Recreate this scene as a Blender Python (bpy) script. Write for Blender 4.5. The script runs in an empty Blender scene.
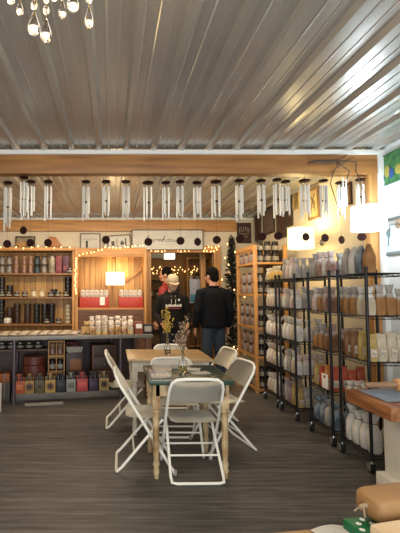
import bpy, bmesh, math, random
from mathutils import Vector, Matrix, Euler
random.seed(7)
SC = bpy.context.scene
COL = SC.collection
PI = math.pi
R = math.radians

# ------------------------------------------------------------------ camera
F, CX, HZ, CAMZ, PITCH = 410.0, 112.0, 291.0, 1.45, R(3)
CY = HZ - F * math.tan(PITCH)
cam_data = bpy.data.cameras.new('camera')
cam = bpy.data.objects.new('camera', cam_data)
COL.objects.link(cam)
cam_data.sensor_width = 36
cam_data.lens = F * 36 / 533
cam_data.shift_x = (200 - CX) / 533
cam_data.shift_y = (CY - 266.5) / 533
cam_data.clip_start = 0.05
cam.location = (0, 0, CAMZ)
cam.rotation_euler = (PI / 2 + PITCH, 0, 0)
SC.camera = cam

# ------------------------------------------------------------------ world, lights, exposure
SC.view_settings.view_transform = 'Standard'
SC.view_settings.look = 'None'
SC.view_settings.exposure = 0.40
SC.view_settings.gamma = 1.0
SC.view_settings.use_curve_mapping = False
world = bpy.data.worlds.new('world')
SC.world = world
world.use_nodes = True
world.node_tree.nodes['Background'].inputs[0].default_value = (0.80, 0.88, 1.0, 1)
world.node_tree.nodes['Background'].inputs[1].default_value = 0.12

def area(name, loc, rot, size, size_y, energy, color):
    d = bpy.data.lights.new(name, 'AREA')
    d.shape = 'RECTANGLE'
    d.size, d.size_y, d.energy, d.color = size, size_y, energy, color
    o = bpy.data.objects.new(name, d)
    COL.objects.link(o)
    o.location, o.rotation_euler = loc, rot
    return o

def point(name, loc, energy, color, radius=0.05):
    d = bpy.data.lights.new(name, 'POINT')
    d.energy, d.color, d.shadow_soft_size = energy, color, radius
    o = bpy.data.objects.new(name, d)
    COL.objects.link(o)
    o.location = loc
    return o

# added fill lights: cool behind the camera, warm below the ceiling of both halves
area('camera_side_fill', (0.2, -1.6, 1.3), (R(90), 0, 0), 4.2, 2.5, 175, (0.92, 0.96, 1.0))  # fill for camera-facing surfaces, standing in for daylight; no shop front is built
area('back_overhead_fill', (0.1, 5.9, 2.78), (0, 0, 0), 3.2, 1.2, 66, (1.0, 0.80, 0.56))  # added warm fill for the back half, no fixture there
area('fill_strip_behind_beam', (-0.2, 4.24, 2.70), (R(99), 0, 0), 4.6, 0.08, 50, (1.0, 0.84, 0.62))  # added strip hidden by the beam, brightens the rear ceiling
area('front_overhead_fill', (0.2, 1.6, 2.78), (0, 0, 0), 2.2, 1.0, 22, (1.0, 0.88, 0.72))  # added warm fill over the front half, belongs to no fixture

# ------------------------------------------------------------------ helpers
def at(px, py, Y):
    """the point at depth Y seen at photo position (px, py)"""
    xc, yc = (px - CX) / F, -(py - CY) / F
    fy = math.cos(PITCH) - math.sin(PITCH) * yc
    fz = math.sin(PITCH) + math.cos(PITCH) * yc
    k = Y / fy
    return Vector((xc * k, Y, CAMZ + fz * k))

def lin(h):
    h = h.lstrip('#')
    v = [int(h[i:i + 2], 16) / 255 for i in (0, 2, 4)]
    return tuple(((c + 0.055) / 1.055) ** 2.4 if c > 0.04045 else c / 12.92 for c in v) + (1,)

MATS = {}
def mat(name, color='#808080', rough=0.6, metal=0.0, var=0.0, vscale=8.0, stretch=(1, 1, 1), bump=0.0, bscale=40.0,
        emit=None, estr=0.0, trans=0.0, ior=1.45, color2=None, alpha=1.0, spec=0.5, joint=None, sub=0.0, coat=0.0, dim=1.0):
    if name in MATS:
        return MATS[name]
    m = bpy.data.materials.new(name)
    m.use_nodes = True
    nt = m.node_tree
    N, L = nt.nodes, nt.links
    b = N['Principled BSDF']
    c1 = tuple(v * dim for v in lin(color)[:3]) + (1,)
    b.inputs['Base Color'].default_value = c1
    b.inputs['Roughness'].default_value = rough
    b.inputs['Metallic'].default_value = metal
    b.inputs['IOR'].default_value = ior
    b.inputs['Transmission Weight'].default_value = trans
    b.inputs['Specular IOR Level'].default_value = spec
    b.inputs['Alpha'].default_value = alpha
    b.inputs['Coat Weight'].default_value = coat
    if emit:
        b.inputs['Emission Color'].default_value = lin(emit)
        b.inputs['Emission Strength'].default_value = estr
    if var or color2 or bump or joint:
        tc = N.new('ShaderNodeTexCoord')
        mp = N.new('ShaderNodeMapping')
        mp.inputs['Scale'].default_value = stretch
        L.new(tc.outputs['Object'], mp.inputs['Vector'])
        nz = N.new('ShaderNodeTexNoise')
        nz.inputs['Scale'].default_value = vscale
        nz.inputs['Detail'].default_value = 5
        L.new(mp.outputs[0], nz.inputs['Vector'])
        if var or color2 or joint:
            rp = N.new('ShaderNodeValToRGB')
            c2 = tuple(v * dim for v in lin(color2)[:3]) + (1,) if color2 else tuple(min(1, c * (1 + var)) for c in c1[:3]) + (1,)
            c0 = c1 if color2 else tuple(c * (1 - var) for c in c1[:3]) + (1,)
            rp.color_ramp.elements[0].color, rp.color_ramp.elements[0].position = c0, 0.32
            rp.color_ramp.elements[1].color, rp.color_ramp.elements[1].position = c2, 0.68
            L.new(nz.outputs['Fac'], rp.inputs['Fac'])
            out = rp.outputs['Color']
            if joint:                                   # (axis, board width, dark colour)
                ax, wd, jc = joint
                sp = N.new('ShaderNodeSeparateXYZ')
                L.new(tc.outputs['Object'], sp.inputs[0])
                dv = N.new('ShaderNodeMath'); dv.operation = 'DIVIDE'; dv.inputs[1].default_value = wd
                L.new(sp.outputs[ax], dv.inputs[0])
                fr = N.new('ShaderNodeMath'); fr.operation = 'FRACT'
                L.new(dv.outputs[0], fr.inputs[0])
                lt = N.new('ShaderNodeMath'); lt.operation = 'LESS_THAN'; lt.inputs[1].default_value = 0.07
                L.new(fr.outputs[0], lt.inputs[0])
                fl = N.new('ShaderNodeMath'); fl.operation = 'FLOOR'
                L.new(dv.outputs[0], fl.inputs[0])
                wn = N.new('ShaderNodeTexWhiteNoise'); wn.noise_dimensions = '1D'
                L.new(fl.outputs[0], wn.inputs['W'])
                mr = N.new('ShaderNodeMapRange')
                mr.inputs['To Min'].default_value, mr.inputs['To Max'].default_value = 0.78, 1.12
                L.new(wn.outputs['Value'], mr.inputs['Value'])
                mu = N.new('ShaderNodeMix'); mu.data_type = 'RGBA'; mu.blend_type = 'MULTIPLY'
                mu.inputs[0].default_value = 1
                L.new(out, mu.inputs[6]); L.new(mr.outputs[0], mu.inputs[7])
                mx = N.new('ShaderNodeMix'); mx.data_type = 'RGBA'
                L.new(lt.outputs[0], mx.inputs[0])
                L.new(mu.outputs[2], mx.inputs[6])
                mx.inputs[7].default_value = lin(jc)
                out = mx.outputs[2]
            L.new(out, b.inputs['Base Color'])
        if bump:
            n2 = N.new('ShaderNodeTexNoise')
            n2.inputs['Scale'].default_value = bscale
            n2.inputs['Detail'].default_value = 4
            L.new(mp.outputs[0], n2.inputs['Vector'])
            bp = N.new('ShaderNodeBump')
            bp.inputs['Strength'].default_value = bump
            bp.inputs['Distance'].default_value = 0.01
            L.new(n2.outputs['Fac'], bp.inputs['Height'])
            L.new(bp.outputs[0], b.inputs['Normal'])
    MATS[name] = m
    return m

class MB:
    """collects shapes into one mesh"""
    def __init__(s):
        s.bm = bmesh.new()
    def box(s, x0, x1, y0, y1, z0, z1, b=0.0, M=None, taper=0.0):
        cx, cy = (x0 + x1) / 2, (y0 + y1) / 2
        vs = []
        for z, t in ((z0, 1), (z1, 1 - taper)):
            for x, y in ((x0, y0), (x1, y0), (x1, y1), (x0, y1)):
                v = Vector((cx + (x - cx) * t, cy + (y - cy) * t, z))
                vs.append(s.bm.verts.new(M @ v if M else v))
        fs = [(3, 2, 1, 0), (4, 5, 6, 7), (0, 1, 5, 4), (1, 2, 6, 5), (2, 3, 7, 6), (3, 0, 4, 7)]
        faces = [s.bm.faces.new([vs[i] for i in f]) for f in fs]
        if b > 0:
            es = set(e for f in faces for e in f.edges)
            bmesh.ops.bevel(s.bm, geom=list(es), offset=b, segments=2, profile=0.6, affect='EDGES', clamp_overlap=True)
        return s
    def tube(s, pts, r, n=8, closed=False, caps=True):
        pts = [Vector(p) for p in pts]
        rr = r if isinstance(r, (list, tuple)) else [r] * len(pts)
        rings, prev = [], None
        m = len(pts)
        for i, p in enumerate(pts):
            if closed:
                t = (pts[(i + 1) % m] - pts[i - 1]).normalized()
            else:
                t = (pts[min(i + 1, m - 1)] - pts[max(i - 1, 0)]).normalized()
            if prev is None:
                a = Vector((0, 0, 1)) if abs(t.z) < 0.9 else Vector((1, 0, 0))
                u = t.cross(a).normalized()
            else:
                u = (prev - t * prev.dot(t)).normalized()
            prev = u
            w = t.cross(u)
            rings.append([s.bm.verts.new(p + (u * math.cos(2 * PI * k / n) + w * math.sin(2 * PI * k / n)) * rr[i]) for k in range(n)])
        for i in range(m if closed else m - 1):
            A, B = rings[i], rings[(i + 1) % m]
            for k in range(n):
                s.bm.faces.new((A[k], A[(k + 1) % n], B[(k + 1) % n], B[k]))
        if caps and not closed:
            s.bm.faces.new(rings[0][::-1]); s.bm.faces.new(rings[-1])
        return s
    def lathe(s, prof, n=16, c=(0, 0, 0), sx=1.0, sy=1.0):
        rings = []
        for r, z in prof:
            if r < 1e-6:
                rings.append([s.bm.verts.new((c[0], c[1], c[2] + z))])
            else:
                rings.append([s.bm.verts.new((c[0] + r * sx * math.cos(2 * PI * k / n), c[1] + r * sy * math.sin(2 * PI * k / n), c[2] + z)) for k in range(n)])
        for A, B in zip(rings, rings[1:]):
            for k in range(n):
                j = (k + 1) % n
                if len(A) == 1 and len(B) == 1: continue
                if len(A) == 1: s.bm.faces.new((A[0], B[j], B[k]))
                elif len(B) == 1: s.bm.faces.new((A[k], A[j], B[0]))
                else: s.bm.faces.new((A[k], A[j], B[j], B[k]))
        for q, rev in ((rings[0], True), (rings[-1], False)):
            if len(q) > 1:
                s.bm.faces.new(q[::-1] if rev else q)
        return s
    def ell(s, c, r, u=14, v=9, M=None):
        if not isinstance(r, (tuple, list)): r = (r, r, r)
        mt = Matrix.Translation(Vector(c)) @ (M.to_4x4() if M else Matrix.Identity(4)) @ Matrix.Diagonal((r[0], r[1], r[2], 1))
        bmesh.ops.create_uvsphere(s.bm, u_segments=u, v_segments=v, radius=1.0, matrix=mt)
        return s
    def prism(s, pts, d0, d1, plane='xz', M=None):
        def put(a, b, d):
            v = {'xz': Vector((a, d, b)), 'yz': Vector((d, a, b)), 'xy': Vector((a, b, d))}[plane]
            return s.bm.verts.new(M @ v if M else v)
        A = [put(a, b, d0) for a, b in pts]; B = [put(a, b, d1) for a, b in pts]
        n = len(pts)
        for k in range(n):
            s.bm.faces.new((A[k], A[(k + 1) % n], B[(k + 1) % n], B[k]))
        s.bm.faces.new(A[::-1]); s.bm.faces.new(B)
        return s
    def sheet(s, fn, nu, nv, th=0.0):
        top = [[s.bm.verts.new(fn(i / nu, j / nv)) for j in range(nv + 1)] for i in range(nu + 1)]
        fs = [s.bm.faces.new((top[i][j], top[i + 1][j], top[i + 1][j + 1], top[i][j + 1])) for i in range(nu) for j in range(nv)]
        if th:
            bmesh.ops.solidify(s.bm, geom=fs, thickness=th)
        return s
    def mesh(s, name, m=None, angle=40, flat=False):
        bmesh.ops.recalc_face_normals(s.bm, faces=s.bm.faces)
        me = bpy.data.meshes.new(name)
        s.bm.to_mesh(me); s.bm.free()
        if not flat:
            me.polygons.foreach_set('use_smooth', [True] * len(me.polygons))
            me.set_sharp_from_angle(angle=R(angle))
        if m: me.materials.append(m)
        return me

def link(name, me, parent=None, loc=None, rot=None):
    o = bpy.data.objects.new(name, me)
    COL.objects.link(o)
    if parent: o.parent = parent
    if loc is not None: o.location = loc
    if rot is not None: o.rotation_euler = rot
    return o

def obj(name, mb, m, parent=None, loc=None, rot=None, angle=40):
    me = mb.mesh(name, m, angle) if isinstance(mb, MB) else mb
    return link(name, me, parent, loc, rot)

def tag(o, label, cat, group=None, kind=None):
    o['label'] = label; o['category'] = cat
    if group: o['group'] = group
    if kind: o['kind'] = kind
    return o

def thing(name, label, cat, loc=(0, 0, 0), rotz=0.0, group=None):
    o = bpy.data.objects.new(name, None)
    o.empty_display_size = 0.1
    COL.objects.link(o)
    o.location = loc; o.rotation_euler = (0, 0, rotz)
    return tag(o, label, cat, group)

def dup(root, loc, rotz=0.0, label=None, group=None, scale=None):
    c = root.copy(); COL.objects.link(c)
    c.location = loc; c.rotation_euler = (0, 0, rotz)
    if scale: c.scale = scale
    if label: c['label'] = label
    if group: c['group'] = group
    for ch in list(root.children):
        d = ch.copy(); COL.objects.link(d); d.parent = c
        for g in list(ch.children):
            e = g.copy(); COL.objects.link(e); e.parent = d
    return c

def struct(name, mb, m, parent=None):
    o = obj(name, mb, m, parent)
    if parent is None: o['kind'] = 'structure'
    return o

def bx(x0, x1, y0, y1, z0, z1, b=0.0):
    return MB().box(x0, x1, y0, y1, z0, z1, b)

def evaluated(o, m=None):
    dg = bpy.context.evaluated_depsgraph_get()
    me = bpy.data.meshes.new_from_object(o.evaluated_get(dg))
    bpy.data.objects.remove(o)
    if m:
        me.materials.clear(); me.materials.append(m)
    return me

def fuse(mb, voxel, m, smooth=3):
    """melts overlapping forms into one continuous skin"""
    o = link('tmp', mb.mesh('tmp'))
    md = o.modifiers.new('r', 'REMESH'); md.mode = 'VOXEL'; md.voxel_size = voxel
    sm = o.modifiers.new('s', 'SMOOTH'); sm.factor = 0.5; sm.iterations = smooth
    me = evaluated(o, m)
    me.polygons.foreach_set('use_smooth', [True] * len(me.polygons))
    return me

def lettering(body, size, m, shear=0.0, ext=0.0015):
    cu = bpy.data.curves.new('t', 'FONT')
    cu.body, cu.size, cu.shear, cu.extrude = body, size, shear, ext
    cu.align_x = 'CENTER'; cu.align_y = 'CENTER'
    return evaluated(link('tmp', cu), m)

ORD = ['first', 'second', 'third', 'fourth', 'fifth', 'sixth', 'seventh', 'eighth', 'ninth', 'tenth', 'eleventh', 'twelfth', 'thirteenth',
       'fourteenth', 'fifteenth', 'sixteenth', 'seventeenth', 'eighteenth', 'nineteenth', 'twentieth']

# ------------------------------------------------------------------ materials
pine_x = mat('pine_x', '#9a6a38', 0.5, color2='#c08c50', vscale=3, stretch=(0.6, 9, 9), bump=0.08, bscale=12)
pine_z = mat('pine_z', '#9a6a38', 0.5, color2='#c08c50', vscale=3, stretch=(9, 9, 0.6), bump=0.08, bscale=12)
pine_beam = mat('pine_beam', '#7c5028', 0.5, color2='#a3713c', vscale=2.2, stretch=(0.7, 9, 9), bump=0.1, bscale=10)
pine_boards = mat('pine_boards', '#b07a3c', 0.5, color2='#d0a05c', vscale=3, stretch=(8, 8, 0.6), joint=('X', 0.105, '#5a3a18'))
wall_white = mat('wall_white', '#d9d9d6', 0.75, var=0.04, vscale=3, bump=0.05, bscale=60)
wall_cream = mat('wall_cream', '#cdbfa4', 0.8, var=0.05, vscale=3, bump=0.05, bscale=60)
trim_white = mat('trim_white', '#d8d6cf', 0.5, var=0.03)
steel_roof = mat('steel_roof', '#b2afa7', 0.27, 0.6, color2='#bebbb3', vscale=1.2, stretch=(2, 0.4, 1))
floor_mat = mat('floor_planks', '#393634', 0.5, color2='#5c5751', vscale=12, stretch=(0.22, 2.4, 1), bump=0.2, bscale=26, joint=('Y', 0.078, '#262220'))
black_metal = mat('black_metal', '#0c0c0e', 0.42, 0.3)
rubber = mat('rubber', '#0a0a0a', 0.7)
chrome = mat('chrome', '#c8c8c8', 0.25, 1.0)
chair_white = mat('chair_white', '#e6e1d4', 0.42, var=0.03, vscale=10)
chair_tube = mat('chair_tube', '#d8d3c6', 0.38, var=0.03)
dark_wood = mat('dark_wood', '#2b1a12', 0.5, color2='#3c261a', vscale=4, stretch=(6, 6, 1))
brown_wood = mat('brown_wood', '#4a2d1c', 0.5, color2='#6a452c', vscale=4, stretch=(1, 8, 8))
glass = mat('glass', '#ffffff', 0.03, trans=1.0, ior=1.45)
black = mat('black', '#0d0c0c', 0.6)
white_paper = mat('white_paper', '#d6d2c8', 0.7)

# ------------------------------------------------------------------ the room
H, WR, WL, YB = 2.87, 2.69, -3.2, 7.8
BEAM = 4.0
struct('floor', bx(WL - 0.1, WR + 0.1, -2.2, 10.6, -0.06, 0), floor_mat)

# ribbed steel ceiling
prof, x = [], -0.129 - 0.272 * 12
while x < WR + 0.1:
    prof += [(x - 0.036, 0), (x - 0.017, -0.036), (x + 0.017, -0.036), (x + 0.036, 0)]
    for k in (0.095, 0.177):
        prof += [(x + k - 0.010, 0), (x + k - 0.004, -0.004), (x + k + 0.004, -0.004), (x + k + 0.010, 0)]
    x += 0.272
pts = [(a, H + b) for a, b in prof]
pts += [(pts[-1][0], H + 0.04), (pts[0][0], H + 0.04)]
ceil = link('ceiling', MB().prism(pts, -2.2, YB, 'xz').mesh('ceiling', steel_roof, flat=True)); ceil['kind'] = 'structure'

struct('wall_right', bx(WR, WR + 0.1, -2.2, BEAM + 0.1, 0, H), wall_white)
struct('wall_right_rear', bx(WR, WR + 0.1, BEAM + 0.1, YB + 0.1, 0, H), wall_cream)
struct('wall_left', bx(WL - 0.1, WL, -2.2, YB + 0.1, 0, H), wall_cream)
DX0, DX1, DZ = 0.72, 1.96, 2.20
w = MB(); w.box(WL, DX0, YB, YB + 0.1, 0, H); w.box(DX1, WR, YB, YB + 0.1, 0, H); w.box(DX0, DX1, YB, YB + 0.1, DZ, H)
struct('wall_back', w, wall_cream)
struct('beam_front', bx(WL, WR - 0.06, BEAM, BEAM + 0.12, 2.612, 2.80, 0.004), pine_beam)
struct('trim_1', bx(WL, WR, BEAM - 0.03, BEAM + 0.12, 2.80, 2.842, 0.003), trim_white)
struct('trim_2', bx(WR - 0.055, WR, BEAM - 0.03, BEAM + 0.12, 0, 2.80, 0.003), trim_white)
struct('pillar_right', bx(WR - 0.14, WR - 0.06, BEAM + 0.01, BEAM + 0.11, 0, 2.612, 0.004), pine_z)
struct('beam_back', bx(WL, 2.36, YB - 0.09, YB, 2.585, 2.80, 0.004), pine_x)
struct('trim_3', bx(WL, WR, YB - 0.05, YB, 2.80, 2.842, 0.003), trim_white)
# doorway casing
d = MB()
d.box(DX0 - 0.08, DX0 + 0.02, YB - 0.05, YB + 0.12, 0, DZ + 0.1); d.box(DX1 - 0.02, DX1 + 0.10, YB - 0.05, YB + 0.12, 0, DZ + 0.1)
d.box(DX0 + 0.02, DX1 - 0.02, YB - 0.05, YB + 0.12, DZ - 0.02, DZ + 0.1)
struct('trim_4', d, pine_z)
# the next room, seen through the doorway
RB = 10.5
struct('wall_next_room', bx(-0.6, 3.4, RB, RB + 0.1, 0, 2.7), mat('wall_tan', '#8a683e', 0.8, var=0.06))
struct('wall_next_room_left', bx(-0.7, -0.6, YB + 0.1, RB + 0.1, 0, 2.7), MATS['wall_tan'])
struct('wall_next_room_right', bx(3.3, 3.4, YB + 0.1, RB, 0, 2.7), MATS['wall_tan'])
struct('ceiling_next_room', bx(-0.7, 3.4, YB + 0.1, RB + 0.1, 2.7, 2.76), wall_cream)
struct('pillar_doorway', bx(1.80, 1.90, 8.3, 8.4, 0, 2.7, 0.004), pine_z)

# ------------------------------------------------------------------ folding chairs
def make_chair(label):
    t = thing('folding_chair', label, 'chair', group='white folding chairs round the tables')
    m = MB()
    pts = [(0.20, 0.25, 0.0)]
    N = 7
    for k in range(4):
        f = k / 3
        pts.append((0.215 - 0.002 * k, 0.25 - 0.50 * f * 0.93, 0.0 + 0.735 * f))
    pts = [(0.213, 0.22, 0.012), (0.214, 0.10, 0.20), (0.213, -0.05, 0.44), (0.210, -0.15, 0.60), (0.205, -0.215, 0.70)]
    arc = [(0.19, -0.24, 0.752), (0.155, -0.252, 0.778), (0.08, -0.256, 0.785)]
    full = pts + arc + [(-a, b, c) for a, b, c in arc[::-1]] + [(-a, b, c) for a, b, c in pts[::-1]]
    m.tube(full, 0.0125, 8)
    obj('main_frame', m, chair_tube, t)
    m = MB()
    a = [(0.188, 0.13, 0.425), (0.192, 0.0, 0.28), (0.200, -0.20, 0.05), (0.195, -0.238, 0.018), (0.16, -0.243, 0.0125)]
    m.tube(a + [(-p, q, s) for p, q, s in a[::-1]], 0.0115, 8)
    obj('rear_legs', m, chair_tube, t)
    m = MB(); m.tube([(0.213, 0.115, 0.18), (-0.213, 0.115, 0.18)], 0.008, 6); m.tube([(0.196, -0.10, 0.165), (-0.196, -0.10, 0.165)], 0.008, 6)
    obj('cross_brace', m, chair_tube, t)
    def back(u, v):
        xx = (u - 0.5) * 0.40
        z = 0.585 + 0.185 * v
        y = -0.145 - (z - 0.60) * 0.62 - 0.035 * (1 - (2 * u - 1) ** 2) + 0.012
        if abs(u - 0.5) > 0.42: z = z if v < 0.5 else z - 0.02 * (v - 0.5) * 2 * (abs(u - 0.5) - 0.42) / 0.08
        return Vector((xx, y, z))
    obj('backrest', MB().sheet(back, 14, 6, 0.014), chair_white, t)
    def seat(u, v):
        hw = 0.192 - 0.012 * (1 - v)
        edge = max(abs(2 * u - 1), abs(2 * v - 1)) ** 6
        z = 0.447 - 0.014 * (1 - (2 * u - 1) ** 2) * (1 - (2 * v - 1) ** 4) - 0.010 * edge
        cr = 0.03 * max(0, abs(2 * v - 1) - 0.75) / 0.25
        return Vector(((2 * u - 1) * (hw - cr), -0.165 + 0.335 * v, z))
    obj('seat', MB().sheet(seat, 14, 12, 0.016), chair_white, t)
    for sx in (-1, 1):
        m = MB(); m.lathe([(0.0155, 0), (0.0155, 0.035), (0.013, 0.04)], 8, (sx * 0.213, 0.222, 0.0))
        obj('foot_cap', m, mat('cap_grey', '#8a857b', 0.6), t)
    return t
chair_spots = [
    (0.640, 3.385, 0.02, 'white folding chair with its back to the camera, at the green table'),
    (0.280, 3.53, -R(90) - 0.02, 'white folding chair seen edge-on beside the glass trays on the green table'),
    (0.185, 4.56, -R(90), 'white folding chair seen edge-on between the long counter and the wooden table'),
    (1.03, 3.93, R(90) + 0.20, 'white folding chair turned toward the green table, on the bagged goods side'),
    (1.12, 4.76, R(90) + 0.18, 'white folding chair turned toward the wooden table, by the standing people'),
    (0.585, 3.87, PI, 'white folding chair squeezed between the green table and the wooden table'),
    (0.72, 4.87, PI, 'white folding chair at the far end of the wooden table'),
]
c0 = make_chair(chair_spots[0][3])
for i, (x, y, rz, lb) in enumerate(chair_spots):
    y += 0.0
    if i == 0:
        c0.location = (x, y, 0); c0.rotation_euler = (0, 0, rz)
    else:
        dup(c0, (x, y, 0), rz, lb)

# ------------------------------------------------------------------ tables
LEGP = [(0.018, 0), (0.022, 0.03), (0.026, 0.06), (0.020, 0.085), (0.028, 0.11), (0.019, 0.14), (0.026, 0.22), (0.024, 0.40), (0.028, 0.46), (0.021, 0.485), (0.031, 0.51), (0.021, 0.535)]
def make_table(name, label, loc, rz, w, d, top_m, edge_m, leg_m, apron_m, ltop):
    t = thing(name, label, 'table', loc, rz)
    obj('tabletop', bx(-w / 2, w / 2, 0, d, 0.738, 0.765, 0.006), top_m, t)
    if edge_m:
        m = MB()
        m.box(-w / 2 - 0.006, w / 2 + 0.006, -0.006, 0.012, 0.728, 0.764, 0.003); m.box(-w / 2 - 0.006, w / 2 + 0.006, d - 0.012, d + 0.006, 0.728, 0.764, 0.003)
        m.box(-w / 2 - 0.006, -w / 2 + 0.012, 0.012, d - 0.012, 0.728, 0.764, 0.003); m.box(w / 2 - 0.012, w / 2 + 0.006, 0.012, d - 0.012, 0.728, 0.764, 0.003)
        obj('edge_band', m, edge_m, t)
    i = 0.05
    m = MB()
    m.box(-w / 2 + i, w / 2 - i, i - 0.01, i + 0.012, 0.635, 0.738); m.box(-w / 2 + i, w / 2 - i, d - i - 0.012, d - i + 0.01, 0.635, 0.738)
    m.box(-w / 2 + i - 0.01, -w / 2 + i + 0.012, i, d - i, 0.635, 0.738); m.box(w / 2 - i - 0.012, w / 2 - i + 0.01, i, d - i, 0.635, 0.738)
    obj('apron', m, apron_m, t)
    for sx, fy in ltop:
        m = MB()
        x, y = sx, fy
        m.lathe(LEGP, 14, (x, y, 0))
        m.box(x - 0.03, x + 0.03, y - 0.03, y + 0.03, 0.535, 0.738, 0.003)
        obj('leg', m, leg_m, t)
    return t
distress = mat('distressed_cream', '#7d5c34', 0.6, color2='#b9a47c', vscale=9, stretch=(1, 1, 1), bump=0.2, bscale=30)
leg_white = mat('chalk_white', '#a89f8e', 0.6, color2='#beb6a4', vscale=6)
make_table('green_table', 'small table with a glossy green top and distressed cream turned legs', (0.612, 3.19, 0), 0.0, 0.64, 0.65,
           mat('green_paint', '#2c3a30', 0.22, color2='#4c574b', vscale=2.5, coat=0.5), mat('green_edge', '#16301f', 0.35), distress, distress,
           [(-0.268, 0.07), (0.268, 0.07), (-0.268, 0.59), (0.235, 0.59)])
make_table('wooden_table', 'table with a plain honey wood top and chalk white turned legs', (0.590, 4.15, 0), 0.0, 0.86, 0.72,
           mat('table_wood', '#84653f', 0.32, color2='#a78a60', vscale=3, stretch=(1, 9, 1)), None, leg_white, leg_white,
           [(-0.36, 0.06), (0.36, 0.06), (-0.36, 0.66), (0.36, 0.66)])

# vases with dried flowers, trays and papers on the tables
def vase(name, label, loc, h, flower, stem, n, spread, top, cat='vase', group=None):
    t = thing(name, label, cat, loc, 0, group)
    m = MB()
    m.lathe([(0.030, 0), (0.036, 0.01), (0.037, 0.06), (0.030, 0.10), (0.017, h * 0.72), (0.016, h * 0.9), (0.021, h), (0.018, h), (0.013, h * 0.9), (0.014, h * 0.72), (0.027, 0.10), (0.034, 0.06), (0.033, 0.012), (0, 0.010)], 18)
    obj('glass_body', m, glass, t)
    m = MB(); m.lathe([(0.0, 0.013), (0.031, 0.014), (0.032, 0.05), (0, 0.052)], 14)
    obj('water', m, mat('murky_water', '#b0a040', 0.1, trans=0.7, ior=1.33), t)
    st, fl = MB(), MB()
    for k in range(n):
        a, q = random.uniform(0, 2 * PI), random.uniform(0.15, 1) * spread
        zt = top * random.uniform(0.66, 1.0)
        p0 = Vector((0.008 * math.cos(a), 0.008 * math.sin(a), 0.02)); p1 = Vector((0.006 * math.cos(a), 0.006 * math.sin(a), h * 0.95)); p2 = Vector((q * math.cos(a), q * math.sin(a), zt))
        mid = (p1 + p2) / 2 - Vector((math.cos(a), math.sin(a), 0)) * q * 0.15
        st.tube([p0, p1, mid, p2], 0.0018, 5)
        for j in range(9):
            f = random.uniform(0.35, 1.05)
            c = p1.lerp(p2, f) + Vector((random.gauss(0, 0.010), random.gauss(0, 0.010), random.gauss(0, 0.010)))
            fl.ell(c, (random.uniform(0.005, 0.010), random.uniform(0.005, 0.010), random.uniform(0.006, 0.014)), 6, 4)
    obj('stems', st, stem, t)
    obj('blossoms', fl, flower, t)
    return t
dry_stem = mat('dry_stem', '#6a5a34', 0.8)
vase('flower_vase', 'small glass vase of dusky pink dried flowers on the green table', (0.598, 3.50, 0.766), 0.15, mat('dusky', '#7a5a4c', 0.8, color2='#9a8468', vscale=30), dry_stem, 12, 0.09, 0.46)
vase('flower_vase', 'tall glass vase of yellow dried flowers on the wooden table', (0.60, 4.48, 0.766), 0.17, mat('mustard', '#b08a20', 0.8, color2='#c9aa50', vscale=30), dry_stem, 14, 0.085, 0.52)
clear_plastic = mat('clear_plastic', '#f4efe4', 0.08, trans=0.85, ior=1.3)
for k, (x, y, rz, lb) in enumerate([(0.38, 3.32, 0.1, 'clear plastic tray of wafers on the corner of the green table'), (0.43, 3.55, -0.2, 'clear plastic tray of wafers behind the other tray on the green table')]):
    t = thing('plastic_tray', lb, 'tray', (x, y, 0.766), rz, 'clear trays on the green table')
    m = MB(); m.box(-0.085, 0.085, -0.06, 0.06, 0.0, 0.003); m.box(-0.085, -0.082, -0.06, 0.06, 0.003, 0.045); m.box(0.082, 0.085, -0.06, 0.06, 0.003, 0.045); m.box(-0.082, 0.082, -0.06, -0.057, 0.003, 0.045); m.box(-0.082, 0.082, 0.057, 0.06, 0.003, 0.045)
    obj('shell', m, clear_plastic, t)
    m = MB()
    for a in range(4):
        for b in range(2):
            m.lathe([(0.0, 0), (0.017, 0), (0.018, 0.012), (0, 0.014)], 10, (-0.06 + 0.04 * a, -0.025 + 0.05 * b, 0.0035))
    o = obj('wafers', m, mat('wafer', '#a88a62', 0.7, var=0.1), t); o['kind'] = 'stuff'
m = MB(); m.sheet(lambda u, v: Vector(((u - 0.5) * 0.15, (v - 0.5) * 0.11, 0.002 + 0.004 * u * u)), 8, 6, 0.0015)
tag(obj('paper_sheet', m, white_paper, None, (0.735, 3.45, 0.767), (0, 0, 0.2)), 'white paper sheet lying flat on the green table', 'paper')
m = MB(); m.sheet(lambda u, v: Vector(((u - 0.5) * 0.13, (v - 0.5) * 0.10, 0.002 + 0.006 * v * v)), 8, 6, 0.0015)
tag(obj('paper_sheet', m, white_paper, None, (0.70, 3.60, 0.767), (0, 0, -0.3)), 'white paper card behind the flat sheet on the green table', 'paper')
# crumpled floral tissue at the table corner
def tissue(u, v):
    return Vector(((u - 0.5) * 0.10, (v - 0.5) * 0.10, 0.012 + 0.05 * abs(math.sin(u * 7 + v * 3)) * (0.5 + 0.5 * math.sin(v * 8)) * math.sin(PI * u) ** 0.6 * math.sin(PI * v) ** 0.6))
tag(obj('floral_tissue', MB().sheet(tissue, 20, 20, 0.0015), mat('floral', '#b89a86', 0.8, color2='#6a4a42', vscale=45), None, (0.33, 3.50, 0.757)), 'crumpled pink floral tissue on the green table by the edge-on chair', 'tissue')

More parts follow.
